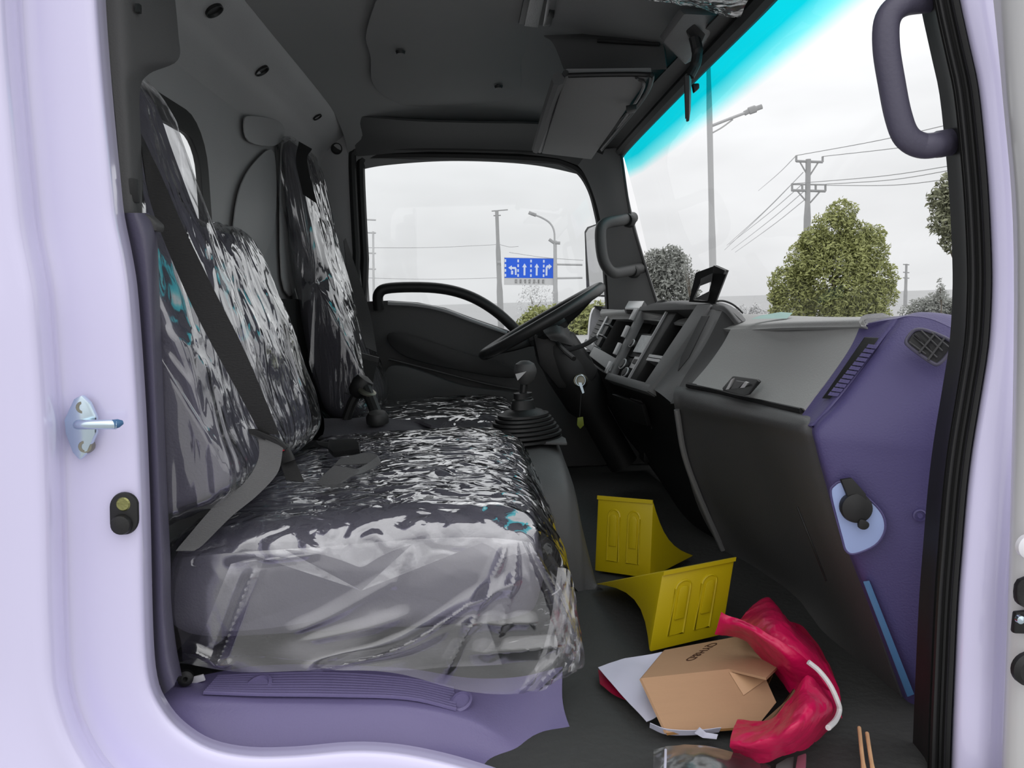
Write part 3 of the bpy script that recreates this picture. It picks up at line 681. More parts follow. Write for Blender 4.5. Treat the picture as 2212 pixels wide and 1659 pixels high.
lathe('collar', P(1131, 880, d_g), (0, 0, 1), [(.018, 0), (.019, .022), (.012, .026)], BLK, gl, 20)
prism('shift_emblem', [(1113, 808, d_g-.026), (1137, 802, d_g-.027), (1118, 822, d_g-.025)], Vector((0, -.003, 0)), SILV, gl)

# parking brake
pb = empty('parking_brake', P(790, 905, 1.68)); tag(pb, 'black parking brake lever standing between the backrests', 'lever')
tube('lever_arm', [(748, 905, 1.70), (762, 868, 1.70), (782, 832, 1.70)], .011, BLK, pb, 10)
lathe('grip', P(765, 855, 1.70), P(788, 822, 1.70)-P(765, 855, 1.70), [(.012, 0), (.020, .008), (.024, .03), (.02, .046), (.0001, .052)], BLK, pb, 18)
tube('brace', [(790, 838, 1.69), (803, 868, 1.67), (815, 898, 1.65)], .013, BLK, pb, 10)
lathe('pivot_cap', P(816, 912, 1.62), (0, -.2, 1), [(.024, 0), (.024, .012), (.018, .022), (.0001, .024)], BLK, pb, 24)
lathe('release_ring', P(792, 850, 1.68), (.3, -.2, .8), [(.017, 0), (.020, .002), (.020, .006), (.017, .008)], STEEL, pb, 20)

# ------------------------------------------------------------------ seat belts
sb = empty('seat_belt', P(580, 940, 1.0)); tag(sb, 'black passenger seat belt slung across the near backrest', 'seat belt')
ribbon('shoulder_webbing', [(298, 282, .90), (322, 425, .89), (365, 545, .885), (430, 690, .885), (500, 820, .90), (563, 935, .93)],
       [(302, 290, .92), (345, 372, .90), (392, 480, .89), (462, 625, .885), (532, 765, .90), (604, 938, .93)], WEB, sb)
prism('latch_tongue', [(538, 926, .925), (556, 926, .925), (600, 944, .935), (624, 964, .94), (618, 972, .94), (580, 952, .935), (542, 938, .925)], Vector((0, -.006, 0)), BLK, sb, r=.002)
ribbon('lap_webbing', [(556, 930, .93), (558, 990, .925), (525, 1045, .91), (470, 1085, .895), (400, 1165, .885), (380, 1190, .88)],
       [(612, 965, .935), (600, 1020, .93), (555, 1070, .915), (500, 1115, .90), (440, 1175, .89), (420, 1190, .885)], WEBG, sb)
sb2 = empty('buckle_strap', P(625, 1010, 1.0)); tag(sb2, 'dark belt buckle stalk with a red dot behind the seat belt tongue', 'belt buckle')
ribbon('strap', [(600, 970, 1.0), (606, 1000, .99), (618, 1038, .975)], [(622, 962, 1.0), (640, 1000, .99), (658, 1042, .975)], WEB, sb2)
prism('buckle_body', [(604, 958, .995), (622, 955, .995), (640, 992, .99), (612, 1000, .99)], Vector((0, -.010, 0)), BLK, sb2, r=.003)
prism('release_button', [(604, 964, .983), (612, 962, .983), (616, 972, .982), (608, 975, .982)], Vector((0, -.003, 0)), RED, sb2)
bk = empty('belt_buckle', P(740, 975, 1.32)); tag(bk, 'black belt buckle with red button lying at the back of the bench', 'belt buckle')
prism('buckle_body', [(712, 962, 1.30), (768, 958, 1.30), (778, 968, 1.27), (780, 982, 1.25), (722, 990, 1.25), (710, 978, 1.27)], Vector((0, -.01, .012)), BLK, bk, r=.004)
prism('release_button', [(722, 960, 1.288), (757, 957, 1.288), (759, 964, 1.283), (722, 968, 1.283)], Vector((0, -.003, .004)), RED, bk, r=.001)
prism('stalk', [(684, 956, 1.34), (716, 960, 1.32), (716, 974, 1.30), (690, 966, 1.32)], Vector((0, -.01, .006)), RUB, bk, r=.003)
lb = empty('lap_belt', P(750, 1020, 1.15)); tag(lb, 'loose grey lap belt strap folded on the bench cushion', 'seat belt')
ribbon('webbing', [(735, 990, 1.22), (790, 978, 1.22), (815, 985, 1.20), (790, 1005, 1.17), (740, 1030, 1.12), (705, 1058, 1.09)],
       [(722, 1004, 1.20), (770, 1002, 1.19), (822, 1000, 1.18), (790, 1020, 1.155), (760, 1030, 1.12), (735, 1040, 1.10)], WEBG, lb)
ribbon('folded_end', [(684, 1043, 1.10), (700, 1025, 1.115), (722, 1005, 1.13)], [(712, 1060, 1.075), (738, 1040, 1.09), (775, 1014, 1.11)], WEBG, lb, t=.003)
db = empty('seat_belt', P(795, 770, 1.95)); tag(db, 'black driver seat belt hanging beside the far door post', 'seat belt')
ribbon('shoulder_webbing', [(742, 520, 2.28), (752, 610, 2.22), (770, 690, 2.12), (790, 752, 1.98)], [(746, 515, 2.30), (775, 600, 2.26), (800, 680, 2.15), (814, 762, 1.98)], WEB, db)
prism('latch_tongue', [(768, 745, 1.96), (778, 748, 1.96), (782, 762, 1.96), (820, 772, 1.95), (818, 786, 1.95), (790, 782, 1.95), (765, 770, 1.96)], Vector((0, -.01, 0)), BLK, db, r=.002)
ribbon('lap_webbing', [(768, 768, 1.95), (756, 800, 1.93), (745, 850, 1.90)], [(816, 784, 1.94), (808, 815, 1.92), (800, 870, 1.90)], WEB, db)
rb = ribbon('retractor_belt', [(646, 306, 1.90), (640, 350, 1.885), (655, 420, 1.88)], [(674, 322, 1.89), (664, 350, 1.88), (685, 440, 1.87)], WEB)
tag(rb, 'short dark belt loop hanging over the top of the driver headrest', 'seat belt')

# ------------------------------------------------------------------ overhead
def visor(name, c, m, thick, parent=None):
    return hexa(name, [V(p) for p in c]+[V(p)+Vector((0, 0, thick)) for p in c], m, parent, .004)
sv = empty('sun_visor', P(1290, 250, 1.8)); tag(sv, 'dark grey driver sun visor folded up under the roof', 'sun visor')
visor('visor_board', [(1222, 162, 1.46), (1408, 160, 1.42), (1278, 345, 2.2), (1170, 332, 2.2)], HEAD, .012, sv)
tube('hinge_rod', [(1222, 158, 1.455), (1196, 225, 1.70), (1166, 326, 2.19)], .006, BLK, sv, 8)
tube('edge_bead', [(1228, 163, 1.452), (1300, 161, 1.435), (1390, 161, 1.42), (1408, 170, 1.43), (1380, 225, 1.62), (1300, 322, 2.05)], .0045, BLK, sv, 8)
prism('visor_clip', [(1352, 228, 1.58), (1375, 224, 1.58), (1372, 232, 1.60), (1356, 236, 1.60)], Vector((0, 0, -.01)), BLK, sv, r=.001)
tube('visor_groove', [(1375, 168, 1.44), (1385, 200, 1.52), (1300, 325, 2.12)], .003, GREY, sv, 6)
# padded side ridge left of the visor
struct(tube('trim_12', [(1206, 170, 1.46), (1182, 240, 1.75), (1158, 322, 2.19)], .012, HEAD2, None, 8))
# overhead shelf edge
struct(patch('trim_13', [[PZ(1175, 76, ZC+.53), PZ(1290, 72, ZC+.53), PZ(1420, 68, ZC+.525)],
                         [PZ(1196, 96, ZC+.512), PZ(1300, 92, ZC+.505), PZ(1432, 92, ZC+.49)],
                         [PZ(1218, 150, ZC+.465), PZ(1310, 152, ZC+.455), PZ(1440, 150, ZC+.445)]], HEAD2, None, .01))
tube('shelf_slot', [PZ(1290, 88, ZC+.505), PZ(1350, 92, ZC+.498), PZ(1425, 96, ZC+.485)], .004, BLK, bpy.data.objects['trim_13'], 6)
# mirror with its mounting block
rm = empty('rear_view_mirror', P(1495, 110, 1.40)); tag(rm, 'black rear-view mirror seen edge-on, hanging from the windscreen header', 'mirror')
hexa('mounting_block', [(1432, 92, 1.36), (1480, 140, 1.42), (1500, 128, 1.44), (1560, 40, 1.32), (1436, 88, 1.42), (1484, 132, 1.47), (1506, 120, 1.49), (1566, 34, 1.36)], MID, rm, .003)
prism('block_face', [(1432, 92, 1.36), (1478, 30, 1.28), (1560, 34, 1.30), (1530, 82, 1.36), (1482, 139, 1.41)], Vector((0, .03, .02)), MID, rm, r=.004)
prism('socket', [(1477, 68, 1.335), (1492, 48, 1.32), (1520, 75, 1.335), (1512, 92, 1.35), (1496, 92, 1.35)], Vector((0, -.014, -.004)), BLK, rm, r=.003)
tube('mirror_arm', [(1500, 80, 1.335), (1506, 110, 1.335), (1502, 140, 1.335), (1490, 165, 1.335)], [.010]*7+[.009]*6+[.008]*6, BLK, rm, 10)
cc = P(1486, 214, 1.33)
hexa('mirror_shell', [(1479, 162, 1.24), (1490, 162, 1.24), (1489, 262, 1.26), (1482, 264, 1.26), (1482, 168, 1.42), (1494, 168, 1.42), (1492, 240, 1.42), (1484, 244, 1.42)], BLK, rm, .002)
hexa('mirror_glass', [(1477, 168, 1.25), (1479, 166, 1.25), (1482, 256, 1.265), (1480, 257, 1.265), (1480, 176, 1.41), (1482, 174, 1.41), (1484, 236, 1.41), (1482, 238, 1.41)], MIRR, rm)
prism('dimmer_tab', [(1492, 184, 1.30), (1507, 183, 1.30), (1508, 194, 1.30), (1496, 204, 1.30)], Vector((0, -.012, 0)), BLK, rm, r=.003)
# dome lamp
dl = empty('dome_lamp', PZ(1160, 25, ZC+.55)); tag(dl, 'clear rectangular dome lamp set into the roof lining', 'lamp')
LENS = glass('ribbed_lens', tint=(.8, .8, .8, 1))
zz = ZC+.548
def zbox(name, px, h, m, parent, r=.002): return prism(name, [PZ(x, y, zz) for x, y in px], Vector((0, 0, -h)), m, parent, r)
zbox('lamp_base', [(1120, 46), (1202, 50), (1212, -40), (1140, -50)], .006, GREY, dl)
zbox('lens', [(1132, 42), (1162, 46), (1176, -20), (1146, -26)], .013, mat('frosted_lens', rgb(150), .25, bump=.4, scale=60, stretch=(20, 1, 1)), dl)
zbox('switch', [(1183, 22), (1196, 24), (1198, 10), (1186, 8)], .014, BLK, dl)
zbox('lens', [(1172, 46), (1188, 47), (1206, -20), (1182, -20)], .010, mat('clear_lens', rgb(120), .25), dl)
# near visor in plastic
nv = empty('sun_visor', P(1500, 10, 1.05)); tag(nv, 'near passenger sun visor still in crinkled plastic at top of windscreen', 'sun visor')
visor('visor_board', [(1400, -4, 1.12), (1600, 10, 1.10), (1700, -160, .86), (1420, -160, .86)], HEAD, .012, nv)
patch('plastic_cover', [[(1385, -3, 1.12), (1480, 8, 1.115), (1560, 30, 1.11), (1600, 30, 1.10)], [(1400, -60, 1.0), (1480, -50, 1.0), (1560, -50, 1.0), (1640, -50, 1.0)], [(1420, -160, .86), (1500, -160, .86), (1600, -160, .86), (1700, -160, .86)]],
      film('visor_film', white=.08, scale=(30, 40, 30), strength=1, dist=.01, gloss=.15), nv, 0, 8, 8, disp=lambda v, a, b: v+Vector((0, 0, -.006+crumple(v, (20, 20, 20), .006))))

# ------------------------------------------------------------------ dashboard
dash = empty('dashboard', P(1750, 900, 1.2)); tag(dash, 'dark grey dashboard with violet-tinted near end below the windscreen', 'dashboard')
# top pad running forward to the glass
patch('top_pad', [[(1300, 690, 2.3), (1380, 690, 2.05), (1480, 700, 1.8), (1582, 712, 1.55), (1700, 708, 1.28), (1850, 706, 1.03), (1870, 704, 1.015)],
                  [(1310, 672, 2.31), (1392, 668, 2.06), (1500, 690, 1.83), (1600, 697, 1.58), (1710, 693, 1.31), (1862, 688, 1.05), (1888, 687, 1.02)],
                  [Vector((.56, 2.33, ZC-.055)), Vector((.60, 2.06, ZC-.05)), Vector((.62, 1.8, ZC-.05)), Vector((.63, 1.55, ZC-.05)), Vector((.64, 1.28, ZC-.05)), Vector((.64, 1.05, ZC-.045)), Vector((.64, 1.01, ZC-.045))],
                  [Vector((.775, 2.33, ZC-.12)), Vector((.775, 2.06, ZC-.12)), Vector((.775, 1.8, ZC-.12)), Vector((.775, 1.55, ZC-.12)), Vector((.775, 1.28, ZC-.12)), Vector((.775, 1.05, ZC-.12)), Vector((.775, 1.0, ZC-.12))]], PAD, dash, .006, 6, 6, side=(0, 0, -1))
gv = patch('glovebox_lid', [[(1578, 712, 1.55), (1640, 708, 1.42), (1720, 704, 1.27), (1858, 704, 1.03)],
                       [(1560, 745, 1.535), (1628, 744, 1.405), (1710, 744, 1.255), (1838, 748, 1.015)],
                       [(1528, 790, 1.51), (1598, 800, 1.38), (1680, 808, 1.235), (1790, 818, 1.0)],
                       [(1494, 829, 1.49), (1560, 843, 1.36), (1640, 862, 1.21), (1735, 882, .985)]], PAD, dash, .012, 8, 6)
lt = prism('lid_latch', [(1588, 812, 1.338), (1640, 819, 1.235), (1646, 824, 1.225), (1622, 852, 1.225), (1612, 854, 1.23), (1568, 844, 1.335), (1565, 838, 1.342)], Vector((-.006, -.004, 0)), BLK, gv, r=.002)
for pts in ([(1582, 820), (1588, 816), (1576, 843), (1570, 842)], [(1612, 824), (1619, 826), (1602, 849), (1594, 847)], [(1592, 822), (1610, 825), (1592, 844), (1580, 842)]):
    q = [P(x, y, 1.338-(x-1570)*.00165-.014) for x, y in pts]
    prism('lid_latch_bar', q, Vector((-.003, -.002, 0)), mat('latch_bar_silver', rgb(225), .4) if pts[0][0] != 1592 else MID, gv)
# dark gap under the lid
tube('lid_gap', [(1486, 832, 1.505), (1560, 847, 1.375), (1640, 866, 1.225), (1735, 887, .995)], .0055, BLK, dash, 6)
# fascia roll and lower panel
CL = [(1735, 893, .985), (1728, 905, .975), (1715, 925, .965), (1748, 960, .952)]
patch('lower_panel', [[(1462, 834, 1.52), (1492, 839, 1.49), (1560, 853, 1.365), (1640, 872, 1.215), (1738, 892, .99), (1764, 906, .955)],
                      [(1455, 850, 1.505), (1482, 853, 1.475), (1548, 867, 1.35), (1628, 886, 1.2), (1720, 906, .975), (1757, 918, .94)],
                      [(1456, 872, 1.50), (1476, 876, 1.475), (1540, 890, 1.35), (1620, 906, 1.20), (1712, 926, .975), (1756, 935, .936)],
                      [(1462, 905, 1.52), (1484, 910, 1.49), (1550, 925, 1.37), (1632, 940, 1.22), (1725, 960, .985), (1763, 965, .936)],
                      [(1480, 1000, 1.53), (1515, 1020, 1.49), (1590, 1040, 1.37), (1670, 1040, 1.22), (1745, 1040, .99), (1782, 1040, .936)],
                      [(1510, 1100, 1.54), (1560, 1120, 1.49), (1630, 1150, 1.36), (1710, 1160, 1.2), (1780, 1150, .99), (1812, 1140, .935)],
                      [(1560, 1190, 1.53), (1620, 1225, 1.44), (1700, 1270, 1.30), (1780, 1300, 1.15), (1840, 1300, 1.0), (1874, 1300, .935)],
                      [(1575, 1200, 1.53), (1650, 1278, 1.34), (1730, 1345, 1.2), (1830, 1425, 1.06), (1910, 1490, .98), (1960, 1535, .93)],
                      [(1620, 1200, 1.62), (1700, 1275, 1.45), (1780, 1340, 1.3), (1880, 1420, 1.15), (1960, 1500, 1.05), (2020, 1570, .96)]], LOWER, dash, .006, 5, 5)
tube('panel_crease', [(1462, 885, 1.495), (1478, 980, 1.51), (1510, 1070, 1.515), (1562, 1188, 1.52)], .006, MID, dash, 8)
tube('panel_seam', [(1722, 1095, 1.035), (1750, 1165, 1.01), (1785, 1255, 1.01)], .0013, BLK, dash, 6)
# near end: strip with the demister slot, then the end panel with violet light in its colour
rA = [(1860, 700, 1.03), (1836, 752, 1.013), (1790, 820, .998), (1738, 888, .985), (1722, 918, .972)]
rB = [(1942, 688, .965), (1902, 740, .955), (1860, 800, .945), (1808, 866, .935), (1758, 920, .932)]
patch('end_strip', [[a, tuple(a[i]*.6+b[i]*.4 for i in range(3)), tuple(a[i]*.2+b[i]*.8 for i in range(2))+(a[2]*.2+b[2]*.8-.006,), b] for a, b in zip(rA, rB)], PURP, dash, .006)
slot = [(1868, 728, .975), (1908, 730, .962), (1896, 752, .956), (1810, 862, .946), (1776, 860, .962), (1800, 828, .968)]
prism('slot_recess', slot, Vector((-.002, -.0025, 0)), BLK, dash, r=.001)
for k in range(12):
    t = k/12; x, y = 1884-90*t, 744+112*t
    prism('louvre', [(x-8, y-1, .960-.012*t), (x+13, y+2, .951-.012*t), (x+8, y+9, .951-.012*t), (x-13, y+6, .960-.012*t)], Vector((-.002, -.004, 0)), PURP, dash)
ep = patch('end_panel', [[(1938, 690, .966), (1962, 684, .955), (2010, 690, .94), (2060, 712, .92), (2120, 745, .90)],
                    [(1903, 742, .954), (1925, 740, .938), (1990, 752, .918), (2050, 770, .90), (2120, 790, .885)],
                    [(1861, 800, .944), (1880, 802, .926), (1960, 815, .905), (2040, 830, .888), (2120, 840, .875)],
                    [(1808, 867, .936), (1828, 872, .917), (1920, 885, .896), (2020, 895, .878), (2120, 900, .868)],
                    [(1757, 918, .936), (1778, 930, .914), (1900, 945, .89), (2010, 955, .873), (2110, 960, .862)],
                    [(1762, 965, .936), (1780, 972, .912), (1900, 985, .89), (2010, 995, .872), (2110, 1000, .86)],
                    [(1782, 1040, .936), (1800, 1042, .912), (1910, 1060, .89), (2010, 1070, .872), (2100, 1070, .86)],
                    [(1812, 1140, .935), (1830, 1142, .912), (1930, 1160, .89), (2010, 1170, .872), (2090, 1170, .86)],
                    [(1874, 1300, .935), (1890, 1302, .914), (1960, 1320, .895), (2020, 1330, .878), (2080, 1330, .86)],
                    [(1960, 1535, .93), (1972, 1540, .915), (2000, 1550, .90), (2030, 1560, .885), (2070, 1570, .87)]], PURP, dash, .006, 6, 5)
tr_ = [V(p) for p in [(1862, 704, 1.02), (1900, 694, .99), (1938, 688, .966), (1962, 683, .955), (2010, 689, .94), (2060, 711, .92), (2120, 744, .90)]]
patch('end_top', [tr_, [p+Vector((.03, .01, .004)) for p in tr_], [p+Vector((.10, .02, -.012)) for p in tr_]], PURP, dash, .006, 5, 5, side=(0, 0, -1))
# round-cornered air vent in the end panel
av = empty('air_vent', P(2010, 748, .89)); tag(av, 'black gridded side air vent at the near end of the dashboard', 'vent')
vp = [(1958, 736), (1972, 716), (1992, 712), (2028, 724), (2058, 742), (2048, 765), (2028, 786), (2014, 784), (1985, 764), (1962, 746)]
vd = lambda x, y: .915-(x-1960)*.00022-(y-700)*.0002
prism('vent_well', spline([P(x, y, vd(x, y)-.004) for x, y in vp], 3, True), Vector((0, -.002, 0)), BLK, av, r=.0008)
tube('vent_frame', [(x, y, vd(x, y)-.006) for x, y in vp], .0022, PURPD, av, 8, True, 3)
tube('vane', [(1975, 722, .895), (2002, 748, .89), (2028, 782, .884)], .0016, BLK, av, 6)
for a, b in (((1964, 738), (2000, 765)), ((1972, 724), (2024, 772)), ((1990, 714), (2036, 758)), ((2012, 718), (2050, 750))):
    tube('vane', [(a[0], a[1], vd(*a)-.009), (b[0], b[1], vd(*b)-.009)], .0009, GREY, av, 6)
for a, b in (((2020, 720), (1985, 762)), ((2040, 730), (2004, 778))):
    tube('vane', [(a[0], a[1], vd(*a)-.010), (b[0], b[1], vd(*b)-.010)], .0012, GREY, av, 6)
# socket with cap on the pale blue plate
sc = empty('power_socket', P(1850, 1110, .905)); tag(sc, 'black capped socket on a pale blue triangular plate in the dash end', 'socket')
sd = lambda x, y: .9155-(x-1790)*.00019
pl = [(1795, 1070), (1802, 1048), (1822, 1040), (1850, 1056), (1892, 1092), (1910, 1120), (1910, 1150), (1890, 1178), (1848, 1196), (1828, 1190), (1818, 1160)]
prism('mounting_plate', spline([P(x, y, sd(x, y)-.008) for x, y in pl], 4, True), Vector((0, -.003, 0)), BLUEP, sc, r=.001)
tube('plate_rim', [(x, y, sd(x, y)-.010) for x, y in pl], .0014, PURP, sc, 6, True, 4)
prism('hinge_strap', [(1812, 1034, .897), (1836, 1030, .893), (1866, 1064, .888), (1870, 1086, .887), (1832, 1086, .893), (1824, 1064, .895)], Vector((0, -.006, 0)), RUB, sc, r=.002)
lathe('socket_cap', P(1847, 1095, .893), (-.15, -1, .05), [(.0175, -.004), (.0185, .003), (.0175, .009), (.012, .0115), (.0001, .0125)], RUB, sc, 32)
prism('pull_tab', spline([(1854, 1120, .884), (1872, 1126, .882), (1873, 1136, .882), (1864, 1142, .883), (1852, 1138, .884)], 3, True), Vector((0, -.005, 0)), RUB, sc, r=.001)
lathe('screw_cover', P(1986, 1113, .875), (-.2, -1, 0), [(.0075, -.003), (.0078, .002), (.006, .003), (.0055, .0015), (.0035, .0018), (.003, .003), (.0001, .003)], PURP, dash, 24)
hexa('reflector_strip', [(1864, 1256, .913), (1878, 1254, .911), (1975, 1500, .897), (1960, 1506, .899), (1864, 1256, .905), (1878, 1254, .903), (1975, 1500, .889), (1960, 1506, .891)], BLUES, dash, .001)
prism('corner_patch', [(1972, 1553, .893), (2004, 1553, .885), (2004, 1612, .875)], Vector((0, -.004, 0)), BLUEP, dash)

# centre stack: bezel plane and its parts
def bil(c, u, v):
    TL, TR, BR, BL = c; return TL.lerp(TR, u).lerp(BL.lerp(BR, u), v)
def qn(c):
    n = (c[1]-c[0]).cross(c[3]-c[0]).normalized(); return n if n.dot(CAM-c[0]) > 0 else -n
def qbox(name, c, u0, u1, v0, v1, h, m, parent, base=0, r=0):
    n = qn(c); a = [bil(c, u, v)+n*base for u, v in ((u0, v0), (u1, v0), (u1, v1), (u0, v1))]
    return hexa(name, a+[p+n*h for p in a], m, parent, r)
Q = [P(1388, 668, 2.04), P(1532, 664, 1.72), P(1410, 838, 1.73), P(1318, 812, 1.99)]
cs = empty('centre_console', P(1420, 760, 1.85)); tag(cs, 'grey centre console with radio, knobs and storage pockets', 'console')
VOID = mat('black_pocket_lining', rgb(9), .9)
qbox('back_plate', Q, -.02, 1.0, -.02, 1.0, .012, VOID, cs, -.065)
qbox('frame_rail', Q, -.03, .03, -.02, 1, .02, MID, cs, -.015, .002)
qbox('centre_divider', Q, .42, .56, .0, 1, .03, BLK, cs, -.035, .002)
qbox('divider_edge', Q, .405, .42, .0, 1, .006, SILV, cs, -.006)
qbox('frame_rail', Q, .86, 1.04, -.02, 1.06, .03, MID, cs, -.022, .003)
qbox('frame_rail', Q, -.03, 1.0, -.03, .04, .046, LOWER, cs, -.04, .003)
qbox('frame_rail', Q, -.03, 1.0, .97, 1.07, .048, MID, cs, -.04, .003)
qbox('shelf', Q, .56, .88, .62, .655, .045, SILV, cs, -.045)
qbox('shelf', Q, .56, .88, .665, .70, .045, SILV, cs, -.045)
qbox('shelf', Q, .03, .40, .08, .12, .03, MID, cs, -.04)
LABELM = mat('white_label_with_print', rgb(245), .5, bump=.5, scale=60, vary=.35, vscale=70, stretch=(3, 1, 1))
qbox('printed_label', Q, .16, .40, .36, .60, .004, LABELM, cs, -.012)
qbox('radio_face', Q, .03, .40, .32, .66, .02, BLK, cs, -.035)
qbox('control_face', Q, .03, .40, .68, .96, .02, BLK, cs, -.035)
qbox('control_trim', Q, .24, .40, .66, .82, .004, SILV, cs, -.013)
qbox('control_button', Q, .28, .36, .70, .76, .004, BLK, cs, -.009)
qq = qn(Q)
for u, v, r in ((.10, .50, .011), (.13, .80, .014), (.27, .90, .013)):
    p = bil(Q, u, v); lathe('knob', p-qq*.016, qq, [(r, 0), (r, .014), (r*.8, .018), (.0001, .018)], BLK, cs, 20)
    lathe('knob_ring', p-qq*.004, qq, [(r*1.02, 0), (r*1.12, .002), (r*1.02, .004)], SILV, cs, 20)
for v0 in (.0, .26, .52, .80):
    qbox('side_key', Q, -.085, -.035, v0+.02, v0+.19, .008, SILV, cs, .004, .001)
# hood
patch('hood', [[(1378, 694, 2.05), (1386, 672, 2.05), (1402, 658, 2.05), (1430, 652, 2.0)],
               [(1440, 672, 1.93), (1446, 660, 1.92), (1458, 652, 1.92), (1470, 649, 1.95)],
               [(1528, 672, 1.72), (1532, 662, 1.72), (1545, 656, 1.74), (1550, 652, 1.80)],
               [(1560, 672, 1.62), (1566, 662, 1.62), (1580, 664, 1.66), (1590, 668, 1.72)],
               [(1590, 704, 1.56), (1598, 697, 1.56), (1606, 694, 1.58), (1614, 694, 1.60)]], LOWER, cs, .005)
patch('side_cheek', [[(1530, 664, 1.725), (1548, 660, 1.68), (1566, 664, 1.62)], [(1488, 735, 1.725), (1506, 738, 1.68), (1526, 742, 1.62)],
                     [(1440, 800, 1.725), (1458, 812, 1.68), (1478, 815, 1.62)], [(1408, 838, 1.73), (1428, 852, 1.68), (1450, 870, 1.62)]], MID, cs, .005)
prism('cheek_slot', [(1518, 682, 1.665), (1534, 682, 1.655), (1490, 772, 1.650), (1466, 802, 1.66), (1474, 770, 1.665)], Vector((-.004, -.004, 0)), LOWER, cs, r=.001)
patch('inner_slope', [[(1564, 664, 1.62), (1580, 672, 1.60), (1604, 694, 1.57)], [(1525, 742, 1.62), (1550, 745, 1.59), (1572, 750, 1.55)],
                      [(1478, 815, 1.62), (1500, 812, 1.58), (1520, 800, 1.53)], [(1448, 872, 1.62), (1462, 868, 1.57), (1492, 836, 1.505)]], LOWER, cs, .005)
# lower centre panel
patch('lower_centre', [[(1262, 775, 2.28), (1318, 812, 2.0), (1410, 840, 1.735), (1452, 872, 1.62), (1470, 880, 1.52)],
                       [(1275, 810, 2.3), (1330, 850, 2.02), (1415, 885, 1.76), (1458, 905, 1.64), (1478, 915, 1.53)],
                       [(1310, 870, 2.3), (1365, 920, 2.04), (1430, 960, 1.80), (1470, 980, 1.66), (1492, 990, 1.55)],
                       [(1350, 940, 2.3), (1400, 990, 2.05), (1450, 1050, 1.82), (1490, 1090, 1.68), (1530, 1100, 1.56)],
                       [(1400, 1000, 2.3), (1440, 1060, 2.05), (1480, 1130, 1.82), (1520, 1170, 1.68), (1570, 1190, 1.57)]], BLK, cs, .006)
tube('cup_tray_edge', [(1362, 862, 1.86), (1400, 875, 1.82), (1410, 905, 1.82), (1408, 925, 1.84)], .003, GREY, cs, 6)
prism('ash_tray', [(1330, 850, 1.92), (1395, 872, 1.78), (1408, 920, 1.78), (1360, 905, 1.90)], Vector((-.012, -.006, 0)), BLK, cs, r=.003)
# instrument cluster to the left
CLG = mat('cluster_grey', rgb(150), .5, bump=.2, scale=400)
Q2 = [P(1302, 676, 2.32), P(1386, 682, 2.08), P(1330, 778, 2.02), P(1268, 742, 2.28)]
ic = empty('instrument_cluster', P(1325, 725, 2.2)); tag(ic, 'grey-framed instrument recess with a column of switches left of the radio', 'instrument panel')
qbox('back_plate', Q2, 0, 1.02, 0, 1.0, .01, VOID, ic, -.05)
qbox('frame', Q2, -.04, 1.04, -.10, .04, .02, CLG, ic, -.014, .003)
qbox('frame', Q2, .30, 1.04, .97, 1.24, .02, CLG, ic, -.014, .003)
qbox('frame', Q2, -.06, .30, .90, 1.12, .02, CLG, ic, -.014, .003)
qbox('vent_face', Q2, -.02, .20, .04, .90, .01, BLK, ic, -.010)
for k in range(6): qbox('vent_vane', Q2, .0, .18, .10+.13*k, .12+.13*k, .004, GREY, ic, .0)
qbox('frame', Q2, .20, .245, .0, .97, .02, SILV, ic, -.014)
for k in range(3): qbox('switch', Q2, .255, .37, .05+.31*k, .30+.31*k, .012, BLK, ic, -.010, .002)
for k in range(4): qbox('switch_bezel', Q2, .25, .38, .0+.31*k, .03+.31*k, .016, CLG, ic, -.010)
# flip-up holder on the dash
ph = empty('dash_holder', P(1525, 650, 1.72)); tag(ph, 'black flip-up holder standing on top of the centre console', 'holder')
def pp(x, y): return P(x, y, 1.80-(x-1490)*.0012)
plate_pts = [(1488, 652), (1498, 598), (1503, 589), (1547, 573), (1571, 583), (1569, 592), (1558, 624), (1548, 640), (1544, 656)]
def hexring(name, outer, inn, off, m, parent):
    bm = bmesh.new(); n = len(outer)
    a = [bm.verts.new(pp(*p)) for p in outer]; b = [bm.verts.new(pp(*p)) for p in inn]
    c = [bm.verts.new(pp(*p)+off) for p in outer]; d = [bm.verts.new(pp(*p)+off) for p in inn]
    for i in range(n):
        j = (i+1) % n
        for f in ((a[i], a[j], b[j], b[i]), (c[j], c[i], d[i], d[j]), (a[j], a[i], c[i], c[j]), (b[i], b[j], d[j], d[i])): bm.faces.new(f)
    return from_bm(name, bm, m, parent)
hexring('holder_frame', [(1488, 652), (1503, 589), (1547, 573), (1572, 584), (1544, 656)], [(1496, 648), (1516, 604), (1536, 600), (1536, 612), (1526, 650)], Vector((.006, .01, 0)), BLK, ph)
prism('holder_clamp', [(1497, 647, 1.785), (1534, 628, 1.742), (1528, 650, 1.745)], Vector((.004, .01, 0)), LOWER, ph)
prism('holder_lip', [(1547, 573, 1.735), (1572, 584, 1.705), (1569, 593, 1.705), (1545, 590, 1.735)], Vector((-.01, -.012, 0)), BLK, ph, r=.002)
prism('holder_pad', [(1514, 602, 1.77), (1540, 590, 1.735), (1538, 608, 1.735), (1512, 618, 1.77)], Vector((-.002, -.006, 0)), LOWER, ph, r=.001)
cb = tube('cable', [(1544, 651, 1.74), (1562, 650, 1.74), (1580, 656, 1.74), (1594, 666, 1.74), (1604, 676, 1.76)], .0022, BLK, None, 8)
tag(cb, 'thin black cable looping from the flip-up holder onto the dash', 'cable')
gp = empty('dash_sensor', P(1372, 665, 2.1)); tag(gp, 'small pale square sensor on a black foot on the dash top', 'sensor')
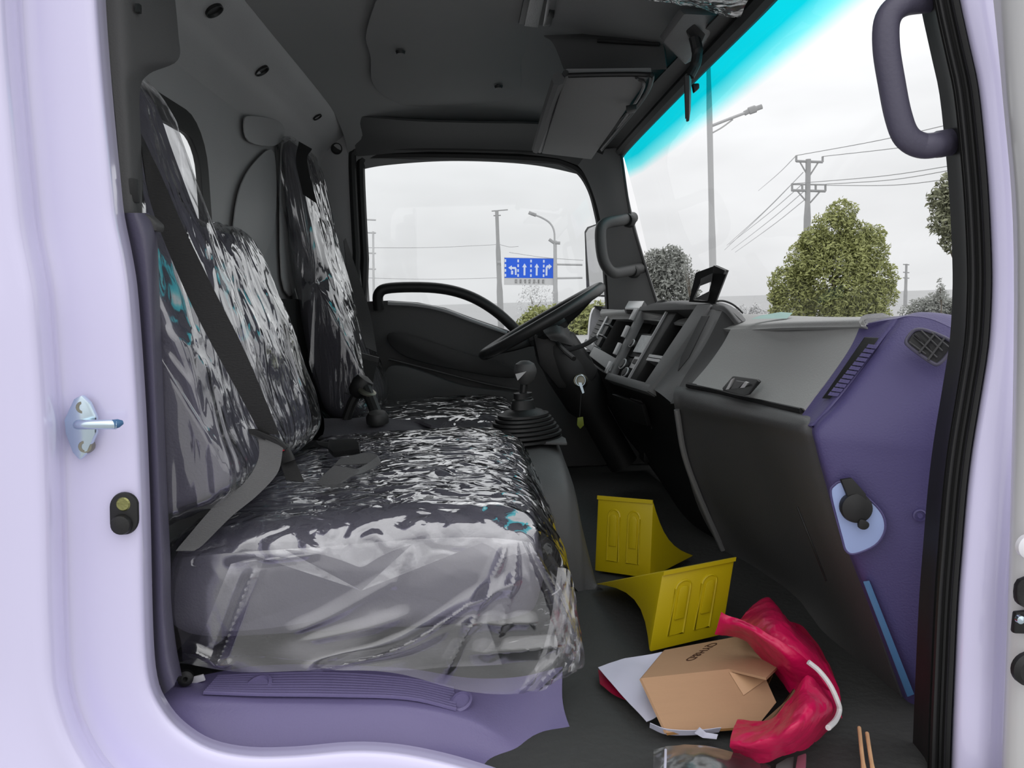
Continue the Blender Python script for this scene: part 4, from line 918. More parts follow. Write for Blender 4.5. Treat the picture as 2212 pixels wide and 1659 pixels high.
prism('sensor_body', [(1350, 664, 2.08), (1358, 650, 2.12), (1392, 650, 2.12), (1384, 665, 2.08)], Vector((0, 0, -.006)), SILV, gp, r=.001)
prism('sensor_head', [(1384, 665, 2.078), (1391, 650, 2.1), (1397, 658, 2.1), (1390, 667, 2.08)], Vector((0, -.004, -.004)), BLK, gp, r=.001)
prism('sensor_foot', [(1352, 668, 2.09), (1385, 670, 2.09), (1380, 680, 2.09), (1356, 678, 2.09)], Vector((0, .03, 0)), BLK, gp, r=.001)
# a strip of pale aqua card at the foot of the windscreen
cd = prism('parking_card', [(1622, 689, 1.46), (1700, 688, 1.40), (1712, 676, 1.44), (1686, 674, 1.46), (1640, 682, 1.48)], Vector((.002, .004, 0)), mat('pale_aqua_card', rgb(120, 170, 160), .4), None)
tag(cd, 'pale aqua card lying on the dash at the foot of the windscreen', 'card')

# ------------------------------------------------------------------ steering wheel
sw_ = empty('steering_wheel', P(1175, 700, 2.05)); tag(sw_, 'black four-spoke steering wheel seen nearly edge-on before the far door', 'steering wheel')
wc = P(1170, 694, 2.06); ax = Vector((-.475, .02, .88)).normalized()
e1 = Vector((.88, 0, .475)).normalized(); e2 = ax.cross(e1).normalized(); RW = .178
path = [wc+e1*RW*math.cos(a)+e2*RW*math.sin(a) for a in [2*math.pi*k/64 for k in range(64)]]
tube('rim', path, .0145, mat('wheel_leather', rgb(44), .42, bump=.2, scale=300), sw_, 14, True, 1)
for a in (20, 160, 205, 335):
    a = math.radians(a); d = e1*math.cos(a)+e2*math.sin(a)
    tube('spoke', [wc+d*.04-ax*.035, wc+d*.10-ax*.022, wc+d*(RW-.008)], .011, BLK, sw_, 8, flat=.5)
lathe('hub', wc-ax*.055, ax, [(.035, 0), (.062, .012), (.068, .026), (.060, .036), (.03, .042), (.0001, .043)], BLK, sw_, 28)
colm = empty('steering_column', P(1240, 760, 2.1)); tag(colm, 'dark steering column with grey shroud and stalks below the wheel', 'steering column')
lathe('column_shroud', wc-ax*.05, -ax, [(.045, 0), (.060, .02), (.066, .10), (.060, .20), (.04, .24), (.04, .40), (.0001, .40)], BLK, colm, 24)
patch('shroud_top', [[(1172, 712, 2.0), (1205, 702, 2.0), (1225, 705, 2.04)], [(1178, 722, 1.98), (1215, 722, 1.98), (1240, 730, 2.04)], [(1190, 735, 1.98), (1230, 745, 1.99), (1258, 752, 2.04)]], GREY, colm, .01)
prism('shroud_body', [(1150, 720, 2.0), (1195, 728, 2.0), (1232, 735, 2.0), (1262, 762, 2.0), (1295, 800, 2.0), (1270, 845, 2.0), (1205, 840, 2.0), (1165, 790, 2.0)], Vector((0, .09, 0)), BLK, colm, r=.012)
tube('stalk', [(1205, 742, 1.98), (1222, 760, 1.90), (1240, 775, 1.84)], .006, BLK, colm, 8)
tube('stalk', [(1215, 760, 1.98), (1262, 745, 1.94), (1290, 728, 1.92)], .006, GREY, colm, 8)
lathe('ignition_barrel', P(1252, 822, 1.94), (-.3, -1, .2), [(.018, -.03), (.018, 0), (.014, .006), (.0001, .006)], STEEL, colm, 20)
ky = empty('ignition_key', P(1254, 850, 1.92)); tag(ky, 'ignition key with small yellow-green fob hanging below the steering column', 'key')
tube('key_ring', [P(1254, 822, 1.925)+Vector((.012*math.cos(a), 0, .014*math.sin(a))) for a in [k*math.pi/5 for k in range(10)]], .0014, CHROME, ky, 6, True, 3)
prism('key_blade', [(1249, 826, 1.92), (1256, 826, 1.92), (1262, 848, 1.92), (1258, 850, 1.92)], Vector((0, -.003, 0)), CHROME, ky)
tube('fob_cord', [(1256, 838, 1.922), (1254, 870, 1.92), (1252, 900, 1.92)], .0012, BLK, ky, 6)
prism('fob', [(1247, 902, 1.92), (1259, 900, 1.92), (1261, 918, 1.92), (1253, 926, 1.92), (1246, 918, 1.92)], Vector((0, -.005, 0)), mat('olive_fob', rgb(120, 130, 40), .5), ky, r=.001)
# pedals and floor carpet in the dark footwell
for i, (x, y) in enumerate(((1300, 960), (1340, 980))):
    p = empty('foot_pedal', P(x, y, 2.1)); tag(p, ('clutch' if i == 0 else 'brake')+' pedal with black rubber pad in the dark far footwell', 'pedal')
    q = P(x, y, 2.1)+Vector((.12, 0, -.02))
    box('pedal_pad', (q.x-.01, q.y-.035, q.z-.03), (q.x+.01, q.y+.035, q.z+.03), BLK, p, .004)
    tube('pedal_arm', [q+Vector((.01, 0, .02)), q+Vector((.06, 0, .10)), q+Vector((.09, 0, .2))], .007, BLK, p, 8)

# ------------------------------------------------------------------ clutter on the floor
def chock(name, A, B, C, D, label, flip=False):
    """A tip, B upper corner, C lower corner, D width vector. Side B-C is the slotted face; A-C is hollow."""
    t = empty(name, (C+D*.5)); tag(t, label, 'wheel chock', 'yellow wheel chocks')
    cen = (A+B)/2+(A-C)*.12+(B-C)*.0
    hol = [A.lerp(C, k/8)+(B-(A+C)/2)*(.36*math.sin(math.pi*k/8)) for k in range(1, 8)]
    prof = [B, A]+hol+[C]
    if flip:
        hol = [B.lerp(A, k/8)+(C-(A+B)/2)*(.22*math.sin(math.pi*k/8)) for k in range(1, 8)]
        prof = [C, B]+hol+[A]
    prism('chock_body', prof, D, YEL, t, r=.003)
    nrm = D.cross(C-B).normalized()
    if nrm.dot(CAM-B) < 0: nrm = -nrm
    for u0, u1 in ((.22, .42), (.58, .78)):
        # raised rims with a sunken slot floor
        f = lambda u, v: B.lerp(C, v)+D*u
        wd = (u1-u0); ring = []
        for k in range(9): a = math.pi*k/8; ring.append(f((u0+u1)/2-wd/2*math.cos(a), .26-.09*math.sin(a)))
        ring += [f(u1, .84), f(u0, .84)]
        tube('slot_rim', ring, .0022, YEL, t, 6, True, 1)
        prism('slot_floor', [p+nrm*.0006 for p in ring], nrm*.0006, YEL, t)
        inner_ = [p.lerp(sum(ring, Vector())/len(ring), .38)+nrm*.001 for p in ring]
        prism('slot_rib', inner_, nrm*.003, YEL, t, r=.001)
    prism('end_lip', [B+nrm*.0005, B+D+nrm*.0005, B.lerp(C, .05)+D+nrm*.0005, B.lerp(C, .05)+nrm*.0005], nrm*.0025, YEL, t)
    return t
C1 = PZ(1404, 1250, 1.085); B1 = P(1411, 1080, C1.y+.02); D1 = P(1292, 1097, 1.44)-B1; D1.z = max(D1.z, -.004); A1 = PZ(1500, 1200, 1.09)
chock('wheel_chock', A1, B1, C1, D1, 'yellow plastic wheel chock standing farther back against the engine cover', True)
C2 = PZ(1402, 1410, 1.085); B2 = P(1432, 1234, C2.y+.02); D2 = P(1588, 1203, C2.y+.06)-B2; A2 = P(1285, 1262, 1.33)
chock('wheel_chock', A2, B2, C2, D2, 'yellow plastic wheel chock in front, touching the cardboard box')

def G(x, y, h): return PZ(x, y, 1.082+h)
# cardboard box with open flaps at its right end
cbx = empty('cardboard_box', P(1540, 1560, .95)); tag(cbx, 'open brown cardboard box lettered in black on the footwell floor', 'box')
FL, FR_, TFL, TFR = G(1440, 1583, .008), G(1612, 1570, .008), P(1385, 1465, .90), P(1575, 1445, .93)
TBL, TBR = P(1436, 1404, 1.00), P(1620, 1368, 1.035)
def onplane(x, y, a, b, c):
    n = (b-a).cross(c-a); v = P(x, y, 1)-CAM; return CAM+v*((a-CAM).dot(n)/v.dot(n))
TFR = onplane(1575, 1445, FL, FR_, TFL); TBR = onplane(1634, 1367, TFL, TFR, TBL)
BL_, BR_ = FL+(TBL-TFL), FR_+(TBR-TFR)
BL_.z = max(BL_.z, 1.083); BR_.z = max(BR_.z, 1.083)
def sheet(name, pts, m, parent, t=.003):
    pts = [V(p) for p in pts]; n = (pts[1]-pts[0]).cross(pts[2]-pts[0]).normalized()
    if n.dot(CAM-pts[0]) > 0: n = -n
    return prism(name, pts, n*t, m, parent)
fr = sheet('front_panel', [TFL, TFR, FR_, FL], CARD, cbx)
tp = sheet('top_panel', [TBL, TBR, TFR, TFL], CARD, cbx)
sheet('left_panel', [TBL, TFL, FL, BL_], CARD, cbx)
sheet('back_panel', [TBL, TBR, BR_, BL_], CARD, cbx)
sheet('bottom_panel', [FL, FR_, BR_, BL_], CARDIN, cbx)
TP = lambda x, y: onplane(x, y, TFL, TFR, TBL)
FP = lambda x, y: onplane(x, y, FL, FR_, TFL)
sheet('top_flap', [TBR, TP(1694, 1426), TP(1655, 1464), TFR], CARD, cbx)
sheet('front_flap', [TFR, FP(1654, 1466), FP(1677, 1517), FP(1634, 1571), FR_], CARD, cbx)
sheet('back_flap', [(1660, 1440, 1.02), (1685, 1440, 1.03), (1705, 1492, 1.02), (1676, 1525, .99), (1655, 1470, .99)], CARDIN, cbx)
sheet('bottom_flap', [G(1632, 1572, .008), G(1700, 1512, .03), G(1741, 1450, .05), G(1728, 1500, .03), G(1655, 1568, .008)], CARD, cbx)
crease = sheet('packing_tape', [FP(1574, 1450)-Vector((0, .002, 0)), FP(1652, 1467)-Vector((0, .002, 0)), FP(1605, 1500)-Vector((0, .002, 0))], mat('clear_brown_tape', rgb(196, 158, 122), .3, bump=.2, scale=60), cbx, .0006)
# black lettering on the top panel
tm = text_mesh('QYH&D', 1.0)
o_ = P(1545, 1378, 0)*0; n_t = (TBR-TBL).cross(TFL-TBL).normalized()
if n_t.dot(CAM-TBL) < 0: n_t = -n_t
def onTop(x, y):
    v = P(x, y, 1)-CAM; t = (TBL-CAM).dot(n_t)/v.dot(n_t); return CAM+v*t
t0, t1 = onTop(1543, 1390), onTop(1486, 1428)
cx_ = (t0+t1)/2; ex = (t1-t0); ey = onTop(1528, 1390)-onTop(1546, 1389); ey = -ey
W_ = max(v.co.x for v in tm.vertices)-min(v.co.x for v in tm.vertices)
H_ = .7
for v in tm.vertices: v.co = cx_+ex*(v.co.x/W_)+ey*(v.co.y/H_)+n_t*(.0006+v.co.z*.02)
tm.materials.clear(); link('lettering', tm, INK, tp, smooth=False)

# papers
def crp(s, amp): return lambda v, a, b: v+Vector((0, 0, crumple(v, s, amp)))
pa = patch('paper_sheet', [[PZ(1292, 1444, 1.092), PZ(1350, 1424, 1.10), PZ(1418, 1413, 1.11), PZ(1500, 1400, 1.11)],
                           [PZ(1330, 1490, 1.09), PZ(1380, 1470, 1.10), PZ(1440, 1450, 1.10), PZ(1500, 1440, 1.10)],
                           [PZ(1397, 1562, 1.088), PZ(1410, 1556, 1.088), PZ(1440, 1540, 1.09), PZ(1500, 1520, 1.09)]], PAPER, None, .0006, 8, 8, disp=crp((8, 8, 8), .003))
tag(pa, 'white printed paper sheet sticking out left of the cardboard box', 'paper')
pb_ = patch('paper_scrap', [[PZ(1404, 1562, 1.094), PZ(1440, 1575, 1.094), PZ(1500, 1578, 1.094), PZ(1558, 1572, 1.094)], [PZ(1403, 1572, 1.084), PZ(1440, 1587, 1.084), PZ(1500, 1588, 1.086), PZ(1553, 1582, 1.086)]], PAPER, None, .0006, 6, 4)
tag(pb_, 'curled white paper edge peeping out under the front of the box', 'paper')
pc = prism('paper_tag', [PZ(1518, 1594, 1.088), PZ(1548, 1597, 1.088), PZ(1551, 1588, 1.09), PZ(1525, 1584, 1.09), PZ(1511, 1572, 1.102), PZ(1500, 1584, 1.09)], Vector((0, 0, .001)), PAPER)
tag(pc, 'torn white paper corner lying in front of the box', 'paper')
bb = patch('magenta_wrapper', [[PZ(1292, 1450, 1.082), PZ(1320, 1465, 1.085), PZ(1360, 1480, 1.085)], [PZ(1296, 1480, 1.080), PZ(1326, 1502, 1.082), PZ(1370, 1520, 1.082)]], MAG, None, .001, 6, 6, disp=crp((12, 12, 12), .003))
tag(bb, 'dark red wrapper edge under the left paper sheet', 'wrapper')

# pink bag
bag = empty('pink_bag', PZ(1700, 1500, 1.08)); tag(bag, 'crumpled pink plastic bag behind and right of the cardboard box', 'bag')
def bdisp(amp): return lambda v, a, b: v+Vector((.1, -.5, 1)).normalized()*(crumple(v, (24, 24, 24), amp*.8)+crumple(v, (9, 9, 9), amp*1.2))
patch('bag_mouth', [[G(1556, 1328, .115), G(1600, 1345, .11), G(1650, 1370, .11), G(1700, 1400, .10), G(1750, 1440, .08), G(1795, 1500, .045)],
                    [G(1550, 1350, .10), G(1600, 1362, .105), G(1640, 1385, .10), G(1690, 1425, .085), G(1735, 1478, .05), G(1780, 1515, .03)],
                    [G(1542, 1378, .08), G(1600, 1385, .07), G(1636, 1420, .05), G(1680, 1470, .03), G(1712, 1510, .02), G(1760, 1530, .01)]], PINK, bag, .001, 12, 14, disp=bdisp(.004))
patch('bag_back', [[G(1596, 1345, .05), G(1628, 1312, .05), G(1660, 1300, .055), G(1697, 1345, .05), G(1735, 1372, .02)],
                   [G(1610, 1370, .07), G(1650, 1345, .085), G(1690, 1350, .085), G(1725, 1390, .06), G(1775, 1425, .02)],
                   [G(1630, 1395, .06), G(1670, 1395, .08), G(1720, 1410, .075), G(1775, 1450, .045), G(1806, 1490, .01)],
                   [G(1660, 1440, .04), G(1710, 1450, .05), G(1760, 1480, .045), G(1800, 1520, .03), G(1815, 1560, .005)]], PINK, bag, .001, 14, 14, disp=bdisp(.006))
patch('bag_side', [[G(1700, 1345, .045), G(1740, 1365, .03), G(1790, 1440, .02), G(1815, 1530, .01)], [G(1690, 1365, .03), G(1730, 1400, .02), G(1775, 1470, .012), G(1812, 1560, .005)]], MAG, bag, .001, 6, 6, disp=bdisp(.004))
patch('bag_front', [[G(1806, 1500, .03), G(1790, 1500, .045), G(1762, 1482, .065), G(1738, 1468, .075), G(1700, 1520, .05), G(1655, 1566, .022), G(1590, 1562, .015)],
                    [G(1812, 1540, .012), G(1790, 1535, .055), G(1755, 1520, .085), G(1722, 1525, .08), G(1690, 1560, .055), G(1640, 1588, .04), G(1578, 1590, .03)],
                    [G(1800, 1570, .005), G(1770, 1572, .045), G(1735, 1575, .075), G(1700, 1588, .075), G(1660, 1606, .055), G(1620, 1618, .045), G(1572, 1620, .03)],
                    [G(1765, 1606, .0), G(1745, 1622, .012), G(1712, 1634, .02), G(1680, 1644, .02), G(1650, 1655, .015), G(1615, 1647, .01), G(1580, 1637, .005)]], PINK, bag, .001, 14, 14, disp=bdisp(.007))
tube('white_rope', [G(1746, 1430, .095), G(1770, 1450, .085), G(1793, 1480, .075), G(1809, 1515, .06), G(1813, 1535, .05), G(1805, 1556, .05), G(1789, 1572, .06)], .003, mat('white_cord', rgb(205), .7, bump=.4, scale=120), bag, 8)
# clear zip bag at the bottom edge
zb = patch('zip_bag', [[G(1412, 1622, .01), G(1440, 1620, .012), G(1490, 1618, .015), G(1550, 1622, .015), G(1620, 1640, .012), G(1665, 1662, .01)],
                       [G(1411, 1660, .012), G(1438, 1658, .02), G(1490, 1655, .028), G(1550, 1655, .028), G(1620, 1670, .02), G(1665, 1680, .01)],
                       [G(1410, 1740, .01), G(1438, 1740, .015), G(1490, 1740, .02), G(1550, 1740, .02), G(1620, 1740, .015), G(1665, 1740, .01)]], BAGF, None, 0, 8, 8, disp=lambda v, a, b: v+Vector((0, 0, crumple(v, (12, 12, 12), .006))))
tag(zb, 'clear plastic zip bag at the bottom edge below the box', 'bag')
tube('zip_seam', [G(1438, 1620, .016), G(1437, 1650, .022), G(1434, 1700, .024)], .0015, PAPER, zb, 6)
pk = prism('pink_strip', [PZ(1722, 1632, 1.10), PZ(1742, 1625, 1.10), PZ(1738, 1700, 1.10), PZ(1712, 1700, 1.10)], Vector((0, 0, -.012)), mat('dusty_pink_plastic', rgb(140, 84, 100), .5), None, r=.002)
tag(pk, 'short dusty pink strip on the mat below the pink bag', 'strip')
gs = prism('grey_scrap', [PZ(1676, 1650, 1.092), PZ(1700, 1636, 1.092), PZ(1716, 1632, 1.092), PZ(1712, 1700, 1.092), PZ(1670, 1700, 1.092)], Vector((0, 0, -.010)), mat('grey_scrap_card', rgb(120), .6), None, r=.002)
tag(gs, 'grey card scrap beside the dusty pink strip', 'scrap')
for a, b, lab in (((1856, 1572), (1876, 1720), 'left of two bamboo chopsticks lying on the floor mat'), ((1873, 1584), (1898, 1720), 'right of two bamboo chopsticks lying on the floor mat')):
    c = tube('chopstick', [PZ(a[0], a[1], 1.095), PZ((a[0]+b[0])/2-2, (a[1]+b[1])/2, 1.094), PZ(b[0], b[1], 1.094)], [.0022]*7+[.0027]*6, WOOD, None, 8)
    tag(c, lab, 'chopstick', 'chopsticks')

# ------------------------------------------------------------------ outside
rng = random.Random(4)
ASPH = mat('pale_asphalt', rgb(160), .9, bump=.3, scale=20, vary=.15, vscale=.3)
gr = bpy.data.meshes.new('g'); gr = pydata([Vector(p) for p in ((-400, -200, 0), (400, -200, 0), (400, 600, 0), (-400, 600, 0))], [(0, 1, 2, 3)])
go = struct(link('ground', gr, ASPH, None, Vector((0, 0, 0))))
POLE = mat('weathered_pole', rgb(178), .7)
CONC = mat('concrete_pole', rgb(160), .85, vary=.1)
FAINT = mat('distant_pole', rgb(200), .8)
def pole(name, x0, y0, x1, y1, d, r0_, r1_, m, parent):
    a = P(x0, y0, d); b = P(x1, y1, d)
    v = (b-a); b2 = a+v*((0-a.z)/v.z) if v.z < 0 else b
    return tube(name, [a, (a+b2)/2, b2], [r0_]*4+[(r0_+r1_)/2]*4+[r1_]*5, m, parent, 10)
sl1 = empty('street_lamp', P(1541, 640, 16)*1); sl1.location.z = 0; WP[sl1.name] = Vector(sl1.location)
tag(sl1, 'tall single-arm street lamp seen through the windscreen', 'street lamp')
pole('post', 1526, -60, 1541, 640, 16, .045, .075, POLE, sl1)
tube('lamp_arm', [(1537, 272, 16), (1580, 255, 16), (1612, 243, 16)], .03, POLE, sl1, 8)
tube('arm_stay', [(1537, 288, 16), (1560, 275, 16), (1583, 258, 16)], .015, POLE, sl1, 6)
tube('lamp_head', [(1608, 245, 16), (1618, 240, 16), (1632, 235, 16), (1646, 230, 16)], [.05]*6+[.075]*7+[.05]*6, CONC, sl1, 8, flat=.6)
up = empty('utility_pole', P(1743, 640, 30)); up.location.z = 0; WP[up.name] = Vector(up.location)
tag(up, 'concrete utility pole with two crossarms behind the green tree', 'utility pole')
pole('post', 1746, 344, 1741, 640, 30, .10, .17, CONC, up)
for pts, r in (([(1720, 348), (1777, 350)], .05), ([(1710, 411), (1783, 413)], .05), ([(1728, 350), (1744, 378)], .03), ([(1768, 350), (1750, 378)], .03), ([(1722, 412), (1744, 438)], .03), ([(1772, 413), (1750, 438)], .03), ([(1711, 398), (1783, 399)], .03)):
    tube('crossarm', [(x, y, 30) for x, y in pts], r, CONC, up, 6, n=1)
for x, y0, y1 in ((1720, 336, 349), (1777, 338, 350), (1711, 396, 412), (1733, 397, 412), (1762, 398, 413), (1783, 398, 413)):
    tube('insulator', [(x, y0, 30), (x, y1, 30)], .045, CONC, up, 6, n=1)
up2 = empty('utility_pole', P(1956, 660, 70)); up2.location.z = 0; WP[up2.name] = Vector(up2.location)
tag(up2, 'thin distant utility pole right of the green tree', 'utility pole')
pole('post', 1958, 570, 1955, 670, 70, .1, .16, CONC, up2)
for y in (571, 588, 600): tube('crossarm', [(1951, y, 70), (1964, y+1, 70)], .05, CONC, up2, 6, n=1)
WIRE = mat('wire', rgb(150), .7)
wires = [((1720, 336), (1900, 303), (2080, 262)), ((1777, 338), (1920, 322), (2085, 300)), ((1711, 397), (1910, 380), (2085, 353)), ((1783, 398), (1930, 388), (2085, 362)), ((1762, 400), (1930, 400), (2085, 382))]
for i, w in enumerate(wires):
    o = tube('power_line', [(w[0][0], w[0][1], 30), (w[1][0], w[1][1], 27), (w[2][0], w[2][1], 24)], .014, WIRE, None, 5, n=6)
    tag(o, ['topmost', 'second from top', 'third from top', 'fourth from top', 'lowest'][i]+' power line running right from the utility pole crossarms', 'power line', 'power lines right of the pole')
wl = [((1720, 336), (1638, 412)), ((1735, 372), (1565, 540)), ((1711, 397), (1570, 530)), ((1733, 398), (1575, 528)), ((1738, 412), (1580, 540)), ((1740, 430), (1588, 545))]
for i, w in enumerate(wl):
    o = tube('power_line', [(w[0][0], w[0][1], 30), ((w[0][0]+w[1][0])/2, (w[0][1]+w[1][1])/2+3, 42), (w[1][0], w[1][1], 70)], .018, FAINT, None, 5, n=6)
    tag(o, ['topmost', 'second from top', 'third from top', 'fourth from top', 'fifth from top', 'lowest'][i]+' faint power line falling left from the utility pole', 'power line', 'power lines left of the pole')

# lane sign on its gantry
sg = empty('road_sign', P(1145, 640, 60)); sg.location.z = 0; WP[sg.name] = Vector(sg.location)
tag(sg, 'blue lane direction road sign with white arrows seen through the far window', 'road sign')
SD = 60
BLUE = mat('sign_blue', (0, .11, .78, 1), .6, spec=0); WH = mat('sign_white', rgb(215, 228, 250), .5); SGR = mat('sign_strip', rgb(205), .6)
S0, S1, S2, S3 = P(1090, 557, SD), P(1202, 559, SD), P(1201, 601, SD), P(1090, 600, SD)
SQ = [S0, S1, S2, S3]
def squad(name, u0, u1, v0, v1, m, h=.02, base=0): return qbox(name, SQ, u0, u1, v0, v1, h, m, sg, base)
squad('sign_board', -.012, 1.012, -.03, 1.36, SGR, .08, -.1)
squad('blue_panel', 0, 1, 0, 1, BLUE, .02, -.015)
for u in (.0, .247, .495, .742, .965):
    for k in range(4): squad('lane_dash', u, u+.03, .07+.245*k, .07+.245*k+.14, WH, .02, .01)
def spoly(name, pts): return prism(name, [bil(SQ, u, v)+qn(SQ)*.012 for u, v in pts], qn(SQ)*.02, WH, sg)
for c in (.385, .622):
    spoly('arrow', [(c-.018, .87), (c+.018, .87), (c+.018, .46), (c+.045, .46), (c, .26), (c-.045, .46), (c-.018, .46)])
spoly('arrow', [(.795, .87), (.831, .87), (.831, .47), (.855, .47), (.855, .56), (.915, .40), (.855, .26), (.855, .34), (.82, .34), (.795, .44)])
spoly('arrow', [(.20, .85), (.232, .85), (.232, .55), (.215, .45), (.14, .45), (.14, .37), (.07, .49), (.14, .63), (.14, .55), (.20, .56)])
spoly('arrow', [(.125, .83), (.165, .83), (.165, .64), (.125, .64)])
for k in range(7):
    u = .20+.088*k
    for a, b, c2, d2 in ((0, .05, 1.08, 1.105), (0, .05, 1.15, 1.175), (.018, .03, 1.08, 1.26), (0, .05, 1.235, 1.26), (0.002+.006*(k % 3), .012+.006*(k % 3), 1.10, 1.25)):
        squad('glyph_stroke', u+a, u+b, c2, d2, CONC, .02, .0)
pole('mast', 1199, 520, 1200, 690, SD, .14, .2, POLE, sg)
tube('gantry_arm', [(1200, 571, SD), (1258, 572, SD)], .08, POLE, sg, 6, n=1)
tube('gantry_arm', [(1200, 601, SD), (1258, 600, SD)], .08, POLE, sg, 6, n=1)
ls = empty('street_lamp', P(1198, 640, 58)); ls.location.z = 0; WP[ls.name] = Vector(ls.location)
tag(ls, 'curved-arm street lamp rising behind the blue road sign', 'street lamp')
pole('post', 1198, 530, 1200, 690, 58, .08, .14, POLE, ls)
tube('lamp_arm', [(1198, 532, 58), (1197, 500, 58), (1188, 482, 58), (1170, 470, 58), (1152, 463, 58)], .07, POLE, ls, 6)
tube('lamp_head', [(1158, 465, 58), (1142, 459, 58)], .13, CONC, ls, 6, n=1, flat=.6)
tube('lamp_head', [(1186, 517, 58), (1196, 524, 58), (1210, 525, 58)], .12, CONC, ls, 6, n=1, flat=.6)
p3 = empty('utility_pole', P(1080, 640, 40)); p3.location.z = 0; WP[p3.name] = Vector(p3.location)
tag(p3, 'grey concrete pole left of the blue road sign', 'utility pole')
pole('post', 1073, 455, 1082, 700, 40, .09, .16, CONC, p3)
tube('crossarm', [(1062, 456, 40), (1097, 453, 40)], .03, CONC, p3, 6, n=1)
tube('crossarm', [(1066, 466, 40), (1082, 465, 40)], .03, CONC, p3, 6, n=1)
tube('band', [(1074, 568, 40), (1082, 568, 40)], .16, CONC, p3, 8, n=1)
for lab, x0, y0, x1, y1 in (('left half of upper', 785, 535, 1075, 528), ('short', 1080, 528, 1120, 532), ('slanting', 1100, 545, 1260, 562), ('lower left', 785, 600, 1075, 600)):
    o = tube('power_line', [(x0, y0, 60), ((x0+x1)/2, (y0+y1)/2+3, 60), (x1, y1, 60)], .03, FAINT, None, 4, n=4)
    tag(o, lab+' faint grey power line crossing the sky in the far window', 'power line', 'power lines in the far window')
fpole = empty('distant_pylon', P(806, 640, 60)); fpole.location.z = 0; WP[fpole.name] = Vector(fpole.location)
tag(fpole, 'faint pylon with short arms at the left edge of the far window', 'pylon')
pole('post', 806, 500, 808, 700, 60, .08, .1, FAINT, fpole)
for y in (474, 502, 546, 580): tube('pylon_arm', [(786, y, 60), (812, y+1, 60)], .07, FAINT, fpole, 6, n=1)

# trees: trunk, limbs and leaves
def leaf_mat(name, c):
    m = mat(name, c, .6, vary=.35, vscale=2.5); return m
def tree(name, label, lobes, leaf, nleaf, m, trunk=None, group=None, cat='tree', trunk_r=.08):
    """lobes: (px, py, depth, radius metres)"""
    base = P(*trunk) if trunk else P(*lobes[0][:3]); base.z = 0
    t = empty(name, base); tag(t, label, cat, group)
    cs_ = [(P(x, y, d), r) for x, y, d, r in lobes]
    tot = sum(r**2.0 for _, r in cs_); vs = []; fs = []
    for c, r in cs_:
        for _ in range(int(nleaf*r**2/tot)):
            d = Vector((rng.gauss(0, 1), rng.gauss(0, 1), rng.gauss(0, 1))).normalized()
            rr = r*(.55+.5*rng.random()**.6)*(1+.25*noise.noise(c+d*2.2)); p = c+d*rr
            a = Vector((rng.gauss(0, 1), rng.gauss(0, 1), rng.gauss(0, 1))).normalized(); b = a.orthogonal().normalized()
            L_ = leaf*(.7+.7*rng.random()); k = len(vs)
            n_ = a.cross(b)*L_*.18
            vs += [p-a*L_, p+b*L_*.42+n_, p+a*L_, p-b*L_*.42+n_]; fs += [(k, k+1, k+2), (k, k+2, k+3)]
    o = link('foliage', pydata(vs, fs), m, t, smooth=False); o['kind'] = 'stuff'
    top = cs_[0][0]
    tube('trunk', [base, base.lerp(top, .5)+Vector((.05, 0, 0)), top], [trunk_r]*4+[trunk_r*.7]*4+[trunk_r*.3]*5, BARK, t, 8)
    for c, r in cs_[1:7]:
        tube('branch', [base.lerp(top, .55), base.lerp(c, .8), c], [trunk_r*.45]*4+[trunk_r*.3]*4+[trunk_r*.12]*5, BARK, t, 6)
    return t
BARK = mat('bark', rgb(96, 88, 78), .9, bump=.6, scale=20)
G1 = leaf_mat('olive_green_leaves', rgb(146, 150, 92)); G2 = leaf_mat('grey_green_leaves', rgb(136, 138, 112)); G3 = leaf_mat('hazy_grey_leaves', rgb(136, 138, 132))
tree('broadleaf_tree', 'bushy olive-green tree seen through the middle of the windscreen',
     [(1800, 600, 22, 1.15), (1818, 462, 22, .42), (1800, 500, 22, .6), (1845, 510, 22, .45), (1745, 565, 22, .6), (1765, 530, 22, .5), (1872, 545, 22, .6), (1696, 610, 22, .45), (1712, 645, 22, .55), (1898, 600, 22, .5), (1905, 635, 22, .42), (1700, 678, 22, .5), (1850, 655, 22, .8), (1790, 680, 22, .8), (1748, 520, 22, .28), (1888, 508, 22, .3), (1678, 640, 22, .25), (1876, 690, 22, .6), (1730, 600, 22, .4), (1830, 560, 22, .7)],
     .06, 30000, G1, (1797, 700, 22))
tree('broadleaf_tree', 'dark leafy tree cut off by the near windscreen pillar', [(2090, 470, 12, .45), (2060, 400, 12, .22), (2035, 430, 12, .2), (2040, 480, 12, .22), (2060, 520, 12, .2), (2070, 440, 12, .3)], .045, 4200, G2, (2130, 660, 12), trunk_r=.05)
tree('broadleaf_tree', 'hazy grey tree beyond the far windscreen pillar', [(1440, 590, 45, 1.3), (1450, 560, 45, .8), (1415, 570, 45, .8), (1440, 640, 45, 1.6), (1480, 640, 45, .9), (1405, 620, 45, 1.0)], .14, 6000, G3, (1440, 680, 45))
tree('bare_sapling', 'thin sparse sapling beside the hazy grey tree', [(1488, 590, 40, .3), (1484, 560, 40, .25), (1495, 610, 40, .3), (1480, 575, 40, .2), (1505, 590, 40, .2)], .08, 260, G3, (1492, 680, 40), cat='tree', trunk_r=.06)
tree('broadleaf_tree', 'green trees behind the steering wheel through the far window', [(1200, 705, 35, .9), (1160, 690, 35, .6), (1240, 690, 35, .9), (1230, 730, 35, 1.2), (1290, 700, 35, 1.0), (1140, 700, 35, .5), (1180, 725, 35, .9)], .12, 6000, G1, (1210, 740, 35))
